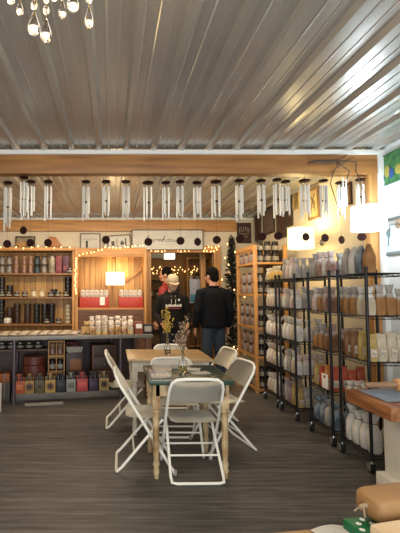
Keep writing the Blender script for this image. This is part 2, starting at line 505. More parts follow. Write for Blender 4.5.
# ------------------------------------------------------------------ wire racks of bagged goods
RX0, RX1 = 2.07, 2.42
SHZ = [1.600, 1.250, 0.876, 0.500, 0.140]
SHN = ['top', 'second', 'third', 'fourth', 'bottom']
RACKS = [(3.34, 3.76, 'rack by the butcher block'), (3.91, 4.33, 'second rack from butcher block'),
         (4.66, 5.08, 'third rack from butcher block'), (5.19, 5.61, 'rack before the jar shelf')]
def make_rack(label):
    t = thing('wire_rack', label, 'rack', (RX0, 3.34, 0), 0, 'black wire racks along the wall')
    W, D = RX1 - RX0, 0.42
    for x, y in ((0, 0), (0, D), (W, 0), (W, D)):
        m = MB(); m.lathe([(0.0125, 0.10), (0.0125, 1.63), (0.015, 1.632), (0.015, 1.645), (0.006, 1.65)], 10, (x, y, 0))
        obj('post', m, black_metal, t)
        m = MB(); m.lathe([(0.008, 0.07), (0.008, 0.10)], 8, (x, y, 0)); m.box(x - 0.026, x - 0.021, y - 0.02, y + 0.03, 0.025, 0.085, 0.002); m.box(x + 0.021, x + 0.026, y - 0.02, y + 0.03, 0.025, 0.085, 0.002); m.box(x - 0.026, x + 0.026, y - 0.02, y + 0.03, 0.078, 0.086, 0.002)
        c = obj('caster', m, chrome, t)
        m = MB(); m.tube([(x - 0.016, y + 0.008, 0.037), (x - 0.013, y + 0.008, 0.037), (x + 0.013, y + 0.008, 0.037), (x + 0.016, y + 0.008, 0.037)], [0.033, 0.037, 0.037, 0.033], 18)
        obj('wheel', m, rubber, c)
    for z in SHZ:
        m = MB()
        for a, b in (((0, 0), (W, 0)), ((W, 0), (W, D)), ((W, D), (0, D)), ((0, D), (0, 0))):
            for dz in (-0.004, -0.028):
                m.tube([(a[0], a[1], z + dz), (b[0], b[1], z + dz)], 0.0038, 5)
            for k in range(8):
                f, g = k / 8, (k + 0.5) / 8
                p = lambda q: (a[0] + (b[0] - a[0]) * q, a[1] + (b[1] - a[1]) * q)
                m.tube([(*p(f), z - 0.028), (*p(g), z - 0.004)], 0.002, 4); m.tube([(*p(g), z - 0.004), (*p((k + 1) / 8), z - 0.028)], 0.002, 4)
        for k in range(1, 14):
            m.tube([(0, D * k / 14, z - 0.003), (W, D * k / 14, z - 0.003)], 0.0022, 4)
        obj('shelf', m, black_metal, t)
    return t
rack0 = make_rack('black wire rack')
rack_labels = ['black wire rack on casters standing beside the butcher block', 'black wire rack on casters, second along from the butcher block',
               'black wire rack on casters, third along from the butcher block', 'black wire rack on casters, last before the pine jar shelf']
rack0['label'] = rack_labels[0]
for k in (1, 2, 3):
    dup(rack0, (RX0, RACKS[k][0], 0), 0, rack_labels[k])

# bag forms: body plus a tie or label, built once per form and colour
def crimp(shape, W, D, Ht):
    """rings of a stand-up bag, wide below and pinched or folded above"""
    m = MB()
    if shape == 'gusset':      lv = [(0, .92, .90), (.04, 1, 1), (.50, 1.02, 1.0), (.85, .97, .94), (1, .86, .70)]
    elif shape == 'neck':      lv = [(0, .84, .70), (.25, .66, .42), (.42, .56, .34), (.55, .64, .36), (.85, .88, .26), (1, .95, .20)]
    elif shape == 'muslin':    lv = [(0, .80, .80), (.06, 1, 1), (.30, 1.04, 1.05), (.52, .92, .85), (.68, .52, .46), (.74, .34, .34), (.80, .44, .40), (.93, .85, .52), (1, .95, .35)]
    elif shape == 'house':     lv = [(0, .95, .95), (.02, 1, 1), (.58, 1, 1), (.60, .99, 1), (.95, .20, .97), (1, .14, .95)]
    else:                      lv = [(0, .90, .95), (.04, 1, 1), (.35, 1.03, 1.05), (.70, 1, .62), (.92, .98, .16), (1, .98, .10)]
    rings = []
    n = 16
    for f, sx, sy in lv:
        ring = []
        for k in range(n):
            a = 2 * PI * k / n
            e = 0.5 if shape != 'muslin' else 0.8
            ca, sa = math.cos(a), math.sin(a)
            x = math.copysign(abs(ca) ** e, ca) * W / 2 * sx
            y = math.copysign(abs(sa) ** e, sa) * D / 2 * sy
            wob = 0.05 * math.sin(3 * a + 9 * f) * (1 if 0.1 < f else 0)
            if shape == 'muslin' and f > .5: wob += 0.10 * math.sin(7 * a)
            ring.append(m.bm.verts.new((x * (1 + wob), y * (1 + wob), f * Ht + (0.006 * math.sin(2 * a + 1) if f > .9 else 0))))
        rings.append(ring)
    for A, B in zip(rings, rings[1:]):
        for k in range(n):
            m.bm.faces.new((A[k], A[(k + 1) % n], B[(k + 1) % n], B[k]))
    m.bm.faces.new(rings[0][::-1]); m.bm.faces.new(rings[-1])
    return m
def cloth(nm, c, c2=None, rough=0.75):
    return mat('bag_' + nm, c, rough, color2=c2, spec=0.3, dim=0.84, var=0.12 if not c2 else 0, vscale=14, bump=0.35, bscale=22)
BAGM = {'kraft': cloth('kraft', '#80572f', '#9a7148'), 'brown': cloth('brown', '#5e3d26', '#8a6647'), 'cream': cloth('cream', '#a3947c', '#bdb09a'), 'white': cloth('white', '#b3aca2', '#cbc6bd'),
        'grey': cloth('grey', '#7d766e', '#a39b92', 0.4), 'pink': cloth('pink', '#a88a80', '#cbbcb2'), 'yellow': cloth('yellow', '#8f7038', '#b09a60'), 'red': cloth('red', '#8e2a1e', '#b3593a', 0.4),
        'orange': cloth('orange', '#a85c22', '#c08a4a', 0.4), 'blue': cloth('blue', '#34404a', '#7f8a92', 0.35), 'straw': cloth('straw', '#b08c48', '#c9ad72'), 'rust': cloth('rust', '#73432f', '#a89a8e', 0.45),
        'green': cloth('green', '#1d5a3a', '#9aa898', 0.4), 'mauve': cloth('mauve', '#6b4a58', '#9a8a88', 0.4)}
BAGW = {'kraft': 'brown kraft', 'brown': 'dark brown', 'cream': 'cream', 'white': 'white', 'grey': 'greyish clear', 'pink': 'pinkish white', 'yellow': 'mustard yellow', 'red': 'red', 'orange': 'orange', 'blue': 'dark blue',
        'straw': 'straw yellow', 'rust': 'rust and white', 'green': 'green and white', 'mauve': 'mauve'}
SHAPEW = {'gusset': 'folded bag', 'muslin': 'tied cloth bag', 'house': 'peaked bag', 'pouch': 'flat-topped pouch', 'lying': 'pouch lying down'}
PROTO = {}
NECK = {'kraft': 'grey', 'rust': 'pink', 'white': 'pink', 'pink': 'white', 'cream': 'white', 'straw': 'cream', 'brown': 'rust'}
def bag_at(shape, colr, size, loc, rz, label, group):
    key = (shape, colr, size)
    if key not in PROTO:
        W, D, Ht = size
        t = thing({'gusset': 'paper_bag', 'muslin': 'cloth_bag', 'house': 'peaked_bag', 'pouch': 'pouch', 'lying': 'pouch'}[shape], label, 'bag', loc, rz, group)
        body = crimp('pouch' if shape == 'lying' else shape, W, D, Ht * (0.60 if shape == 'gusset' else 1))
        if shape == 'lying':
            bmesh.ops.transform(body.bm, matrix=Matrix.Translation((0, Ht * 0.42, D * 0.5)) @ Matrix.Rotation(R(74), 4, 'X'), verts=body.bm.verts)
            lo = min(v.co.z for v in body.bm.verts)
            bmesh.ops.translate(body.bm, vec=(0, 0, -lo), verts=body.bm.verts)
        obj('bag_body', body, BAGM[colr], t)
        m = MB()
        if shape == 'muslin':
            m.tube([(0.19 * W * math.cos(a * PI / 6), 0.19 * D * math.sin(a * PI / 6), Ht * 0.74) for a in range(12)], 0.004, 5, closed=True)
            obj('tie', m, dry_stem, t)
        elif shape == 'pouch':
            m.box(-W * 0.34, W * 0.34, -D * 0.60, -D * 0.535, Ht * 0.16, Ht * 0.46, 0.002)
            obj('paper_label', m, mat('bag_label', '#b8ad98', 0.6, color2='#7d7466', vscale=60), t)
        elif shape == 'gusset':
            m = crimp('neck', W, D, Ht * 0.42)
            bmesh.ops.translate(m.bm, vec=(0, 0, Ht * 0.59), verts=m.bm.verts)
            obj('crumpled_top', m, BAGM[NECK.get(colr, colr)], t)
            obj('tie', MB().tube([(0.31 * W * math.cos(a * PI / 5), 0.20 * D * math.sin(a * PI / 5), Ht * 0.765) for a in range(10)], 0.003, 5, closed=True), dry_stem, t)
        PROTO[key] = t
        return t
    return dup(PROTO[key], loc, rz, label, group)

# what stands on each shelf of each rack: (form, colour along the aisle, colour of the end row)
PLAN = [
    [('house', ['kraft', 'blue', 'white', 'grey'], 'grey'), ('gusset', ['cream', 'cream', 'kraft', 'kraft'], 'kraft'), ('pouch', ['yellow', 'yellow', 'brown', 'brown'], 'cream'), ('gusset', ['green', 'cream', 'rust', 'cream'], 'cream'), ('muslin', ['white', 'white', 'white'], 'cream')],
    [('gusset', ['rust', 'white', 'rust', 'grey'], 'grey'), ('gusset', ['brown', 'rust', 'kraft', 'pink'], 'kraft'), ('gusset', ['brown', 'brown', 'kraft', 'kraft'], 'brown'), ('pouch', ['red', 'orange', 'red', 'yellow'], 'red'), ('muslin', ['blue', 'grey', 'blue'], 'blue')],
    [('gusset', ['grey', 'white', 'pink', 'grey'], 'grey'), ('gusset', ['white', 'pink', 'grey', 'white'], 'grey'), ('muslin', ['white', 'cream', 'white'], 'white'), ('gusset', ['white', 'cream', 'grey', 'white'], 'white'), ('pouch', ['yellow', 'yellow', 'mauve', 'grey'], 'grey')],
    [('gusset', ['straw', 'straw', 'straw', 'cream'], 'cream'), ('gusset', ['white', 'cream', 'pink', 'cream'], 'cream'), ('muslin', ['white', 'pink', 'white'], 'white'), ('muslin', ['white', 'cream', 'pink'], 'white'), ('gusset', ['pink', 'white', 'cream', 'pink'], 'white')],
]
for ri, (y0, y1, rn) in enumerate(RACKS):
    for si, (shape, cols, endc) in enumerate(PLAN[ri]):
        z = SHZ[si]
        grp = f'bags on the {SHN[si]} shelf, {rn}'
        if shape == 'muslin':
            size, ys, xs = (0.105, 0.10, 0.31 if si == 4 and ri == 0 else 0.25), [0.06, 0.165, 0.27, 0.372], [0.065, 0.180, 0.29]
        elif shape == 'lying':
            size, ys, xs = (0.105, 0.05, 0.19), [0.125, 0.33], [0.07, 0.185, 0.285]
        else:
            hh = {'house': 0.235 if ri == 0 else 0.20, 'gusset': 0.235, 'pouch': 0.225}[shape]
            if si == 0 and ri == 3: hh = 0.17
            if si == 3 and ri == 0: hh = 0.17
            size, ys, xs = (0.078, 0.070, hh), [0.055, 0.158, 0.261, 0.364], [0.058, 0.140, 0.222, 0.304]
            if shape == 'house': size = (0.085, 0.075, hh); xs = [0.062, 0.155, 0.245]
            if si == 0 and ri == 0: xs = xs[:1]
        sw = SHAPEW[shape]
        for j, yy in enumerate(ys):
            cc = cols[j % len(cols)]
            jy = y0 + yy + random.uniform(-0.006, 0.006)
            hs = random.uniform(0.86, 1.08)
            rz = random.uniform(-0.16, 0.16) * (0.4 if shape == 'lying' else 1)
            o = bag_at(shape, cc, size, (RX0 + xs[0], jy, z), rz, f'{BAGW[cc]} {sw}, {ORD[j]} along aisle, {SHN[si]} shelf, {rn}', grp)
            if PROTO[(shape, cc, size)] is not o: o.scale = (1, 1, hs)
        for i in range(1, len(xs)):
            cc = endc
            o = bag_at(shape, cc, size, (RX0 + xs[i], y0 + ys[0] + random.uniform(-0.005, 0.005), z), random.uniform(-0.1, 0.1),
                   f'{BAGW[cc]} {sw}, {ORD[i]} in from aisle, {SHN[si]} shelf, {rn}', grp)
            if PROTO[(shape, cc, size)] is not o: o.scale = (1, 1, random.uniform(0.88, 1.06))

t = thing('paper_card', 'white paper card propped before the red and orange pouches, second rack', 'card', (2.0815, 4.06, 0.501), R(-90))
obj('card', bx(-0.055, 0.055, -0.003, 0.003, 0, 0.14, 0.001), white_paper, t)
obj('red_seal', bx(-0.02, 0.02, -0.0042, -0.003, 0.10, 0.125, 0.001), BAGM['red'], t)

# ------------------------------------------------------------------ butcher block on a white base, with a rolling pin
t = thing('butcher_block', 'thick butcher block worktop on a white painted base beside the racks', 'counter', (1.74, 2.60, 0))
bbw = mat('butcher_wood', '#6b3c1e', 0.45, color2='#9a6438', vscale=3, stretch=(8, 1, 8), bump=0.1, bscale=14)
obj('worktop', bx(0, 0.84, 0, 0.50, 0.635, 0.72, 0.004), bbw, t)
wp = mat('painted_white', '#cdc6b8', 0.5, var=0.04)
obj('base', bx(0.25, 0.80, 0.05, 0.46, 0.13, 0.635, 0.003), wp, t)
obj('plinth', bx(0.20, 0.83, 0.02, 0.49, 0, 0.13, 0.006), wp, t)
m = MB(); m.sheet(lambda u, v: Vector((u * 0.46, v * 0.33 + 0.03 * u, 0.003 + 0.004 * math.sin(9 * u + 5 * v) ** 2)), 16, 12, 0.0015)
tag(obj('cloth', m, mat('blue_cloth', '#a9b6c9', 0.85, var=0.1, vscale=20), None, (1.80, 2.72, 0.7215)), 'blue-grey cloth spread under the rolling pin on the butcher block', 'cloth')
m = MB(); m.sheet(lambda u, v: Vector((u * 0.30, v * 0.14, 0.002 + 0.005 * v * v)), 8, 6, 0.0012)
tag(obj('paper_sheet', m, mat('crumpled_paper', '#cfcac0', 0.7, color2='#a8a296', vscale=25), None, (1.95, 2.615, 0.7205), (0, 0, 0.0)), 'crumpled white paper in front of the blue-grey cloth on the butcher block', 'paper')
t = thing('rolling_pin', 'large wooden rolling pin lying on the butcher block', 'rolling pin', (1.86, 3.0, 0.731), R(-4))
X = Matrix.Rotation(R(90), 4, 'Y')
m = MB(); m.tube([(0.18, 0, 0.045), (0.185, 0, 0.045), (0.50, 0, 0.045), (0.51, 0, 0.045)], [0.038, 0.045, 0.045, 0.038], 22)
obj('roller', m, mat('pin_wood', '#b07c4c', 0.4, color2='#c8986a', vscale=4, stretch=(1, 8, 8)), t)
m = MB(); m.tube([(-0.03, 0, 0.040), (-0.022, 0, 0.040), (0.03, 0, 0.041), (0.10, 0, 0.042), (0.18, 0, 0.045)], [0.015, 0.022, 0.020, 0.023, 0.026], 16)
obj('handle', m, mat('pin_handle', '#7a5a42', 0.45, color2='#94765a', vscale=5, stretch=(1, 8, 8)), t)
m = MB(); m.tube([(0.51, 0, 0.045), (0.60, 0, 0.042), (0.66, 0, 0.040)], [0.024, 0.02, 0.015], 16)
obj('handle', m, MATS['pin_handle'], t)

# ------------------------------------------------------------------ low packing table near the camera
TR = R(8)
t = thing('packing_table', 'kraft paper covered packing table at the bottom edge', 'table', (0.443, 1.226, 0), TR)
obj('tabletop', bx(0, 1.25, -0.60, 0, 0.715, 0.75, 0.004), mat('kraft_top', '#8a6a44', 0.7, var=0.08), t)
for x, y in ((0.04, -0.04), (1.21, -0.04), (0.04, -0.56), (1.21, -0.56)):
    obj('leg', bx(x - 0.025, x + 0.025, y - 0.025, y + 0.025, 0, 0.715, 0.003), brown_wood, t)
def on_table(x, y, z=0.751):
    c, s = math.cos(TR), math.sin(TR)
    return (0.443 + c * x - s * y, 1.226 + s * x + c * y, z)
m = MB(); m.sheet(lambda u, v: Vector((u * 0.115, -v * 0.16, 0.004 + 0.010 * math.sin(PI * u) + 0.004 * math.sin(6 * v))), 10, 10, 0.003)
tag(obj('paper_bag', m, white_paper, None, on_table(0.135, -0.012), (0, 0, TR)), 'flat white paper bag lying on the packing table', 'bag')
t = thing('flour_box', 'green and white patterned packet beside the flat white paper bag', 'packet', on_table(0.225, -0.03), TR)
obj('carton', bx(0, 0.115, -0.075, 0, 0, 0.040, 0.004), mat('deep_green', '#0d5a34', 0.4), t)
m = MB()
for k in range(9):
    a = random.uniform(0.012, 0.103); b = random.uniform(-0.064, -0.010)
    for q in range(5):
        m.ell((a + 0.0048 * math.cos(q * 2 * PI / 5), b + 0.0048 * math.sin(q * 2 * PI / 5), 0.0405), (0.0035, 0.0035, 0.0012), 7, 4)
obj('flower_print', m, white_paper, t)
t = thing('carton', 'flat cardboard carton under the tied kraft bag', 'carton', on_table(0.355, -0.02), TR)
obj('box_body', bx(0, 0.30, -0.10, 0, 0, 0.05, 0.003), mat('cardboard', '#7d5a38', 0.7, var=0.06), t)
obj('tape_strip', bx(0.02, 0.05, -0.101, 0.001, 0.015, 0.0508), mat('dark_tape', '#4a2f1c', 0.4), t)
# kraft bag lying on its side, end tied with twine
t = thing('kraft_bag', 'brown kraft bag lying on its side with a twine-tied end', 'bag', on_table(0.277, -0.062, 0.802), TR + 0.04)
m = MB()
lv = [(0.0, .74, .62), (.008, .90, .86), (.02, .98, .97), (.08, 1, 1), (.26, 1, 1), (.30, .9, .85)]
rings = []
for xx, sy, sz in lv:
    ring = []
    for k in range(18):
        a = 2 * PI * k / 18; ca, sa = math.cos(a), math.sin(a)
        ring.append(m.bm.verts.new((xx, math.copysign(abs(ca) ** .35, ca) * 0.052 * sy, 0.036 + math.copysign(abs(sa) ** .35, sa) * 0.036 * sz + 0.0015 * math.sin(5 * a + xx * 40))))
    rings.append(ring)
for A, B in zip(rings, rings[1:]):
    for k in range(18): m.bm.faces.new((A[k], A[(k + 1) % 18], B[(k + 1) % 18], B[k]))
m.bm.faces.new(rings[0]); m.bm.faces.new(rings[-1])
obj('bag_body', m, mat('kraft_bag', '#7d5a34', 0.65, color2='#8f6a40', vscale=8, bump=0.3, bscale=14), t)
m = MB(); m.tube([(0.004, 0, 0.036), (-0.012, 0.003, 0.037), (-0.022, -0.002, 0.034)], [0.008, 0.005, 0.006], 8); m.tube([(-0.010, 0, 0.036), (-0.018, -0.012, 0.026), (-0.02, -0.016, 0.014)], 0.0025, 6); m.tube([(-0.010, 0, 0.036), (-0.022, 0.010, 0.026), (-0.03, 0.012, 0.018)], 0.0025, 6)
obj('twine', m, mat('twine', '#8a745a', 0.8), t)
# flour sack with red lettering
t = thing('flour_sack', 'pale paper sack with red lettering, in front of the tied kraft bag', 'sack', (0.672, 1.108, 0.751), R(13))
m = MB()
m.box(0, 0.36, -0.20, 0, 0, 0.092, 0.012)
obj('sack_body', m, mat('sack_paper', '#b89c76', 0.7, color2='#c9b090', vscale=10, bump=0.2, bscale=16), t)
me = lettering('Silo', 0.115, mat('sack_red', '#b02a20', 0.5), 0.25)
obj('lettering', me, None, t, (0.16, -0.065, 0.0925), (0, 0, 0.03))
m = MB(); m.tube([(0.05, -0.125, 0.0925), (0.15, -0.118, 0.0927), (0.30, -0.125, 0.0925)], 0.003, 6)
obj('underline', m, MATS['sack_red'], t)

# ------------------------------------------------------------------ small wares, each kind built once
WARE = {}
def ware_proto(kind, t):
    dk = mat('dark_glass', '#241a15', 0.2, var=0.2, vscale=30)
    lb = mat('pale_label', '#9d9486', 0.6, color2='#6a6258', vscale=40)
    if kind == 'jar_dark':
        obj('jar_body', MB().lathe([(0.045, 0), (0.052, 0.006), (0.052, 0.10), (0.042, 0.118), (0.042, 0.122)], 14), dk, t)
        obj('paper_label', MB().lathe([(0.0528, 0.025), (0.0528, 0.085)], 14), lb, t)
        obj('lid', MB().lathe([(0.045, 0.120), (0.045, 0.145), (0.040, 0.150)], 14), black, t)
    elif kind == 'jar_grey':
        obj('jar_body', MB().lathe([(0.045, 0), (0.054, 0.008), (0.054, 0.115), (0.046, 0.125)], 14), mat('jar_grey', '#5c5550', 0.3, color2='#8a8078', vscale=30), t)
        obj('lid', MB().lathe([(0.049, 0.124), (0.049, 0.152), (0.044, 0.157)], 14), mat('lid_grey', '#3c3834', 0.4, 0.4), t)
    elif kind == 'jar_brown':
        obj('jar_body', MB().lathe([(0.045, 0), (0.052, 0.008), (0.052, 0.115), (0.044, 0.125)], 14), mat('jar_brown', '#4f3028', 0.35, color2='#8d6a5a', vscale=30), t)
        obj('lid', MB().lathe([(0.047, 0.124), (0.047, 0.150), (0.042, 0.155)], 14), mat('lid_tan', '#8a6a48', 0.5), t)
    elif kind == 'jar_teal':
        obj('jar_body', MB().lathe([(0.050, 0), (0.060, 0.008), (0.060, 0.110), (0.046, 0.125)], 14), mat('jar_teal', '#18242a', 0.3, color2='#36464a', vscale=30), t)
        obj('lid', MB().lathe([(0.049, 0.124), (0.049, 0.150), (0.044, 0.155)], 14), black, t)
    elif kind == 'jar_cream':
        obj('jar_body', MB().lathe([(0.045, 0), (0.055, 0.008), (0.055, 0.085), (0.045, 0.098)], 14), mat('jar_cream', '#a89878', 0.35, color2='#c4b698', vscale=20), t)
        obj('lid', MB().lathe([(0.048, 0.097), (0.048, 0.118), (0.043, 0.123)], 14), mat('lid_cream', '#8f8168', 0.5), t)
    elif kind == 'jar_bright':
        obj('jar_body', MB().lathe([(0.055, 0), (0.070, 0.015), (0.070, 0.085), (0.050, 0.11)], 16), mat('jar_bright', '#c9c2b6', 0.25, color2='#a89f92', vscale=14), t)
        obj('lid', MB().lathe([(0.052, 0.108), (0.052, 0.128), (0.046, 0.133)], 16), mat('lid_grey', '#3c3834', 0.4, 0.4), t)
    elif kind == 'tin':
        obj('tin_body', MB().lathe([(0.056, 0), (0.060, 0.004), (0.060, 0.050)], 16), mat('tin_black', '#14110f', 0.35, 0.2), t)
        obj('lid', MB().lathe([(0.062, 0.050), (0.062, 0.066), (0.058, 0.070)], 16), mat('tin_rim', '#4a443f', 0.3, 0.7), t)
    elif kind == 'tin_brown':
        obj('tin_body', MB().lathe([(0.056, 0), (0.060, 0.004), (0.060, 0.050)], 16), mat('tin_brown', '#3a1f14', 0.4, 0.1), t)
        obj('lid', MB().lathe([(0.062, 0.050), (0.062, 0.066), (0.058, 0.070)], 16), mat('tin_rim', '#4a443f', 0.3, 0.7), t)
    elif kind == 'tin_cream':
        obj('tin_body', MB().lathe([(0.046, 0), (0.050, 0.004), (0.050, 0.050)], 14), MATS.get('jar_cream') or mat('jar_cream', '#a89878', 0.35, color2='#c4b698', vscale=20), t)
        obj('lid', MB().lathe([(0.052, 0.050), (0.052, 0.066), (0.048, 0.070)], 14), mat('lid_cream', '#8f8168', 0.5), t)
    elif kind == 'pot':
        obj('pot_body', MB().lathe([(0.045, 0), (0.055, 0.01), (0.055, 0.060), (0.048, 0.075)], 14), mat('tin_black', '#14110f', 0.35, 0.2), t)
        obj('paper_label', MB().lathe([(0.0558, 0.018), (0.0558, 0.052)], 14), lb, t)
        obj('lid', MB().lathe([(0.050, 0.074), (0.050, 0.092), (0.045, 0.096)], 14), mat('lid_silver', '#7a736b', 0.3, 0.7), t)
    elif kind == 'can':
        obj('can_body', MB().lathe([(0.060, 0), (0.063, 0.006), (0.063, 0.285), (0.060, 0.29)], 16), mat('can_pattern', '#3a3230', 0.4, color2='#b3a48c', vscale=28), t)
        obj('lid', MB().lathe([(0.064, 0.288), (0.064, 0.310), (0.060, 0.314)], 16), mat('lid_silver', '#7a736b', 0.3, 0.7), t)
    elif kind in ('box_red', 'box_plum'):
        c = {'box_red': '#6e1a22', 'box_plum': '#45142a'}[kind]
        obj('box_body', bx(-0.055, 0.055, -0.05, 0.05, 0, 0.32, 0.004), mat(kind, c, 0.45, var=0.15, vscale=20), t)
        obj('label_panel', bx(-0.042, 0.042, -0.0515, -0.05, 0.05, 0.13), mat('panel_' + kind, '#8c4a48', 0.5, color2='#5a2026', vscale=40), t)
    elif kind == 'candy_jar':
        obj('jar_body', MB().lathe([(0.04, 0), (0.046, 0.006), (0.046, 0.10), (0.038, 0.115)], 12), mat('candy_glass', '#7d6a56', 0.15, color2='#c2b29c', vscale=35), t)
        obj('contents', MB().lathe([(0.0465, 0.004), (0.0467, 0.050)], 12), mat('candy', '#9a7440', 0.5, color2='#c8a870', vscale=60), t)
        obj('lid', MB().lathe([(0.041, 0.114), (0.041, 0.132), (0.036, 0.136)], 12), mat('lid_pale', '#9a8a7a', 0.4), t)
    elif kind == 'cello_bag':
        obj('bag_body', crimp('gusset', 0.085, 0.06, 0.17), mat('cello', '#8a7462', 0.25, color2='#d2c4b4', vscale=22), t)
        obj('tie', MB().tube([(0.02 * math.cos(a * PI / 4), 0.012 * math.sin(a * PI / 4), 0.135) for a in range(8)], 0.004, 5, closed=True), mat('tie_red', '#8e3a30', 0.5), t)
    elif kind in ('cello_amber', 'cello_pale'):
        c = ('#6a4424', '#b08a58') if kind == 'cello_amber' else ('#8f8478', '#d6cfc4')
        obj('bag_body', crimp('gusset', 0.080, 0.06, 0.10), mat(kind, c[0], 0.3, color2=c[1], vscale=26), t)
        nk = crimp('neck', 0.08, 0.05, 0.06); bmesh.ops.translate(nk.bm, vec=(0, 0, 0.098), verts=nk.bm.verts)
        obj('bag_neck', nk, MATS.get('cello') or mat('cello', '#8a7462', 0.25, color2='#d2c4b4', vscale=22), t)
        obj('tie', MB().tube([(0.024 * math.cos(a * PI / 4), 0.011 * math.sin(a * PI / 4), 0.121) for a in range(8)], 0.004, 5, closed=True), dry_stem, t)
    elif kind == 'flat_pack':
        obj('tray', MB().box(-0.075, 0.075, -0.055, 0.055, 0, 0.022, 0.006), mat('pack_tray', '#4b3a2e', 0.4, color2='#7d6a58', vscale=20), t)
        obj('wrap', MB().ell((0, 0, 0.021), (0.068, 0.048, 0.012), 12, 6), mat('pack_wrap', '#82705f', 0.2, color2='#b7a793', vscale=26), t)
    elif kind == 'bottle':
        obj('bottle_body', MB().lathe([(0.026, 0), (0.030, 0.005), (0.030, 0.135), (0.013, 0.185), (0.012, 0.225)], 12), mat('bottle_glass', '#1c100a', 0.12, var=0.2), t)
        obj('cap', MB().lathe([(0.014, 0.222), (0.015, 0.226), (0.014, 0.234)], 10), mat('bottle_cap', '#5a4636', 0.4, 0.5), t)

WN = {'jar_dark': ('jar', 'dark labelled jar'), 'jar_grey': ('jar', 'grey jar'), 'jar_brown': ('jar', 'brown jar'), 'jar_teal': ('jar', 'squat dark teal jar'), 'jar_cream': ('jar', 'cream jar'),
      'jar_bright': ('jar', 'wide pale glass jar'), 'tin': ('tin', 'flat black tin'), 'tin_brown': ('tin', 'flat brown tin'), 'tin_cream': ('tin', 'flat cream tin'), 'pot': ('pot', 'small labelled black pot'), 'can': ('canister', 'tall patterned canister'),
      'box_red': ('box', 'tall dark red box'), 'box_plum': ('box', 'tall plum box'), 'candy_jar': ('candy_jar', 'clear jar of candy'), 'cello_bag': ('cello_bag', 'small tied clear bag'), 'cello_amber': ('cello_bag', 'amber tied clear bag'), 'cello_pale': ('cello_bag', 'pale tied clear bag'),
      'flat_pack': ('flat_pack', 'flat wrapped pack'), 'bottle': ('bottle', 'dark capped bottle')}
WCAT = {'cello_bag': 'bag', 'flat_pack': 'packet', 'candy_jar': 'jar'}
def ware(kind, loc, where, group, rz=0.0, word=None):
    nm, desc = WN[kind]
    lb = f'{word or desc}, {where}'
    if kind not in WARE:
        t = thing(nm, lb, WCAT.get(nm, nm), loc, rz, group)
        ware_proto(kind, t)
        WARE[kind] = t
        return t
    return dup(WARE[kind], loc, rz, lb, group)
WHT = {'jar_dark': .150, 'jar_grey': .157, 'jar_brown': .155, 'jar_teal': .155, 'tin': .070, 'tin_brown': .070, 'tin_cream': .070, 'pot': .096}

# ------------------------------------------------------------------ tall pine shelving on the back wall
SX0, SX1, SY0, SY1 = -2.62, -0.69, 7.36, 7.78
t = thing('shelving_unit', 'tall pine shelving against the back wall, full of jars and tins', 'shelving', ((SX0 + SX1) / 2, SY0, 0))
hx, dp = (SX1 - SX0) / 2, SY1 - SY0
for sx in (-1, 1):
    obj('side_panel', bx(sx * hx - 0.022, sx * hx + 0.022, 0, dp, 0, 2.19, 0.004), pine_z, t)
obj('top_board', bx(-hx - 0.04, hx + 0.04, -0.03, dp, 2.175, 2.235, 0.005), pine_x, t)
obj('back_panel', bx(-hx + 0.022, hx - 0.022, dp - 0.02, dp, 0, 2.175), pine_boards, t)
SZ = [1.77, 1.343, 0.86, 0.45, 0.08]
for z in SZ:
    obj('shelf', bx(-hx + 0.022, hx - 0.022, 0, dp - 0.02, z - 0.032, z, 0.003), mat('shelf_amber', '#6a4424', 0.5, color2='#8a5f36', vscale=3, stretch=(0.6, 9, 9)), t)
def sx_at(px, Y=7.46): return (px - CX) * Y / F
def col_name(i): return f'{ORD[i]} column'
g1 = 'jars and cans on the top shelf of the pine shelving'
cols = [(2, 'jar_grey'), (9, 'jar_grey'), (16, 'jar_brown'), (24, 'jar_brown'), (30.5, 'jar_brown'), (37, 'jar_teal'), (44, 'jar_grey')]
for i, (px, k) in enumerate(cols):
    for lv in range(2):
        ware(k, (sx_at(px), 7.46, SZ[0] + 0.001 + lv * (WHT[k] + 0.002)), f'{"lower" if lv == 0 else "upper"} of the {ORD[i]} pair, top shelf of the tall pine shelving', g1)
ware('can', (sx_at(52), 7.46, SZ[0] + 0.001), 'beside the tall red boxes on the pine shelving', g1)
for i, (px, k) in enumerate([(59, 'box_red'), (66, 'box_plum')]):
    ware(k, (sx_at(px), 7.46, SZ[0] + 0.001), 'near the end of the top shelf of the pine shelving', g1)
ware('pot', (sx_at(70), 7.395, SZ[0] + 0.001), 'in front of the plum box on the pine shelving', g1)
g2 = 'pots and tins on the second shelf of the pine shelving'
for i, (px, k) in enumerate([(2, 'pot'), (9, 'pot'), (17, 'pot'), (25, 'pot'), (34, 'jar_cream'), (42, 'jar_cream'), (51, 'pot'), (58, 'pot'), (66, 'pot')]):
    ware(k, (sx_at(px, 7.42), 7.42, SZ[1] + 0.001), f'{ORD[i]} in the front row, second shelf of the tall pine shelving', g2)
for i, (px, n) in enumerate([(2, 5), (10, 3), (54, 2), (68, 5)]):
    for lv in range(n):
        ware('tin', (sx_at(px, 7.60), 7.60, SZ[1] + 0.001 + lv * 0.0715), f'{ORD[lv]} up in the {ORD[i]} stack, second shelf of the tall pine shelving', g2)
g3 = 'stacked tins on the third shelf of the pine shelving'
for i, (px, k, n) in enumerate([(2, 'tin', 6), (10, 'tin_brown', 4), (17.5, 'tin_brown', 5), (28, 'tin_brown', 5), (37, 'tin', 5), (45, 'tin', 5), (52, 'tin', 5), (68, 'tin_cream', 5)]):
    for lv in range(n):
        ware(k, (sx_at(px, 7.58), 7.58, SZ[2] + 0.001 + lv * 0.0715), f'{ORD[lv]} up in the {ORD[i]} stack, third shelf of the tall pine shelving', g3)
ware('jar_bright', (sx_at(8, 7.44), 7.44, SZ[2] + 0.001), 'in front of the stacked tins on the pine shelving', g3)
